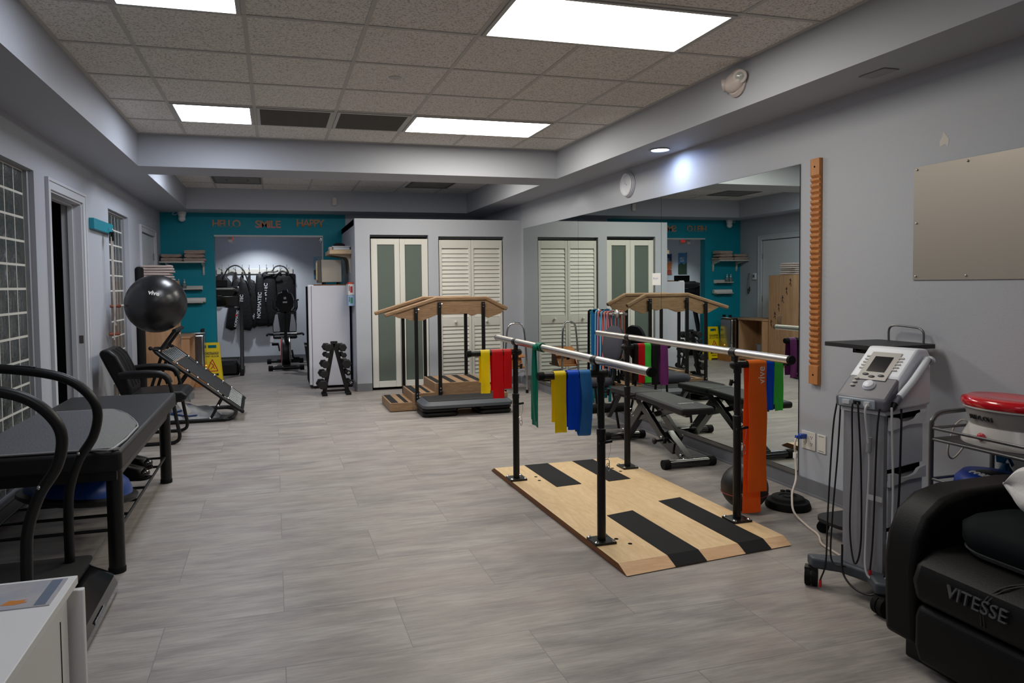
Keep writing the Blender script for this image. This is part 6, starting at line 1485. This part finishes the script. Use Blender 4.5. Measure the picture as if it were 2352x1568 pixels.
obj('trigger_head', B().prism([(0, 0), (.03, 0), (.035, .05), (-.045, .062), (-.05, .048), (-.012, .04), (-.035, 0), (-.03, -.012), (-.012, .025)], (sx2 - .012, sy2, .517), (-.25, 1, 0), (0, 0, 1), .018), BT, t, bevel=.003)
# ------------------------------------------------------------------ recliner
LE2 = mat('black recliner leather', (11, 10, 10), .5, spec=.25, bump=.1, bscale=220)
t = thing('recliner', 'black leather recliner in the lower right corner with grey lettering', 'recliner', (2.55, 1.62, 0), world=True)
def side(prof, y0, y1, name, r=.03, m=LE2, seg=4):
    return obj(name, B().prism(prof, (0, y1, 0), (1, 0, 0), (0, 0, 1), y1 - y0), m, t, bevel=r, seg=seg)
for y0, y1 in ((1.865, 1.995), (1.245, 1.375)):
    side([(2.10, .085), (2.81, .085), (2.81, .60), (2.60, .612), (2.32, .607), (2.22, .585), (2.145, .53), (2.105, .45), (2.09, .35)], y0, y1, 'armrest', .022)
side([(2.085, .25), (2.60, .26), (2.62, .43), (2.30, .435), (2.15, .425), (2.085, .385), (2.065, .33)], 1.377, 1.862, 'seat_cushion', .03)
side([(2.105, .035), (2.30, .035), (2.32, .245), (2.10, .243), (2.085, .20), (2.085, .10)], 1.377, 1.862, 'footrest', .02)
side([(2.56, .40), (2.72, .36), (2.98, .98), (2.94, 1.05), (2.84, 1.05), (2.76, .98)], 1.40, 1.84, 'backrest', .05)
side([(2.16, .0), (2.8, .0), (2.8, .09), (2.16, .09)], 1.28, 1.96, 'base', .005, BLKP, 1)
sc2 = bpy.data.objects['seat_cushion']
text('VITESSE', .058, (2.064, 1.625, .345), (0, -1, 0), (.22, 0, 1), mat('grey embroidery', (74, 74, 77), .7), sc2, ext=.004, bold=.0, xs=1.0)
obj('stitching', B().tube([(2.17, 1.545, .43), (2.11, 1.585, .405), (2.07, 1.61, .35), (2.075, 1.615, .28)], .0025, 6).tube([(2.17, 1.53, .43), (2.11, 1.573, .405), (2.07, 1.60, .35), (2.075, 1.605, .28)], .0025, 6), mat('stitch grey', (50, 50, 50), .7), sc2)
CUS = mat('dark teal black foam cover', (10, 17, 20), .85, spec=.2)
t2 = thing('seat_wedge', 'dark rounded seat cushion lying on the recliner', 'cushion', (2.42, 1.63, .437), world=True)
obj('cover', slab(B(), [(rrect(2.20, 2.55, 1.42, 1.83, .12, 8), .452), (rrect(2.185, 2.555, 1.41, 1.84, .13, 8), .48), (rrect(2.185, 2.555, 1.41, 1.84, .13, 8), .525), (rrect(2.21, 2.55, 1.43, 1.82, .12, 8), .545)]), CUS, t2, angle=60)
obj('grey_underside', slab(B(), [(rrect(2.20, 2.54, 1.43, 1.82, .12, 8), .4375), (rrect(2.19, 2.55, 1.42, 1.83, .12, 8), .453)]), mat('grey speckled base', (92, 92, 92), .9, noise=.8, nscale=160, rgb2=(50, 50, 50)), t2)
def pl(u, v):
    a = 2 * PI * u; k = math.sin(PI * v)
    return (2.41 + .09 * k * math.cos(a) + .012 * math.sin(5 * a) * k, 1.655 + .14 * (2 * v - 1) + .015 * math.cos(3 * a), .645 + (.095 * k + .006 * math.sin(4 * a + 9 * v)) * math.sin(a))
tag(obj('white_pillow', B().sheet(pl, 28, 18, .002), mat('white pillow cotton', (222, 220, 218), .85, bump=.3, bscale=30)), 'white pillow on the recliner, cut by the right edge of the photo', 'pillow')

# card stuck on the mirror
t = tag(obj('mirror_card', B().box(XR - .0085, XR - .0064, 5.388, 5.528, 1.325, 1.430), CARDIN), 'small white card stuck on the mirror seam', 'card')
for i, (ch2, c) in enumerate(zip('Google', ((60, 110, 220), (214, 60, 50), (236, 186, 40), (60, 110, 220), (60, 160, 90), (214, 60, 50)))):
    text(ch2, .024, (XR - .0087, 5.505 - .0135 * i, 1.385), (0, -1, 0), (0, 0, 1), mat('card ink %d' % (i % 5), c, .6), t, ext=.0002)
bpy.context.view_layer.update()
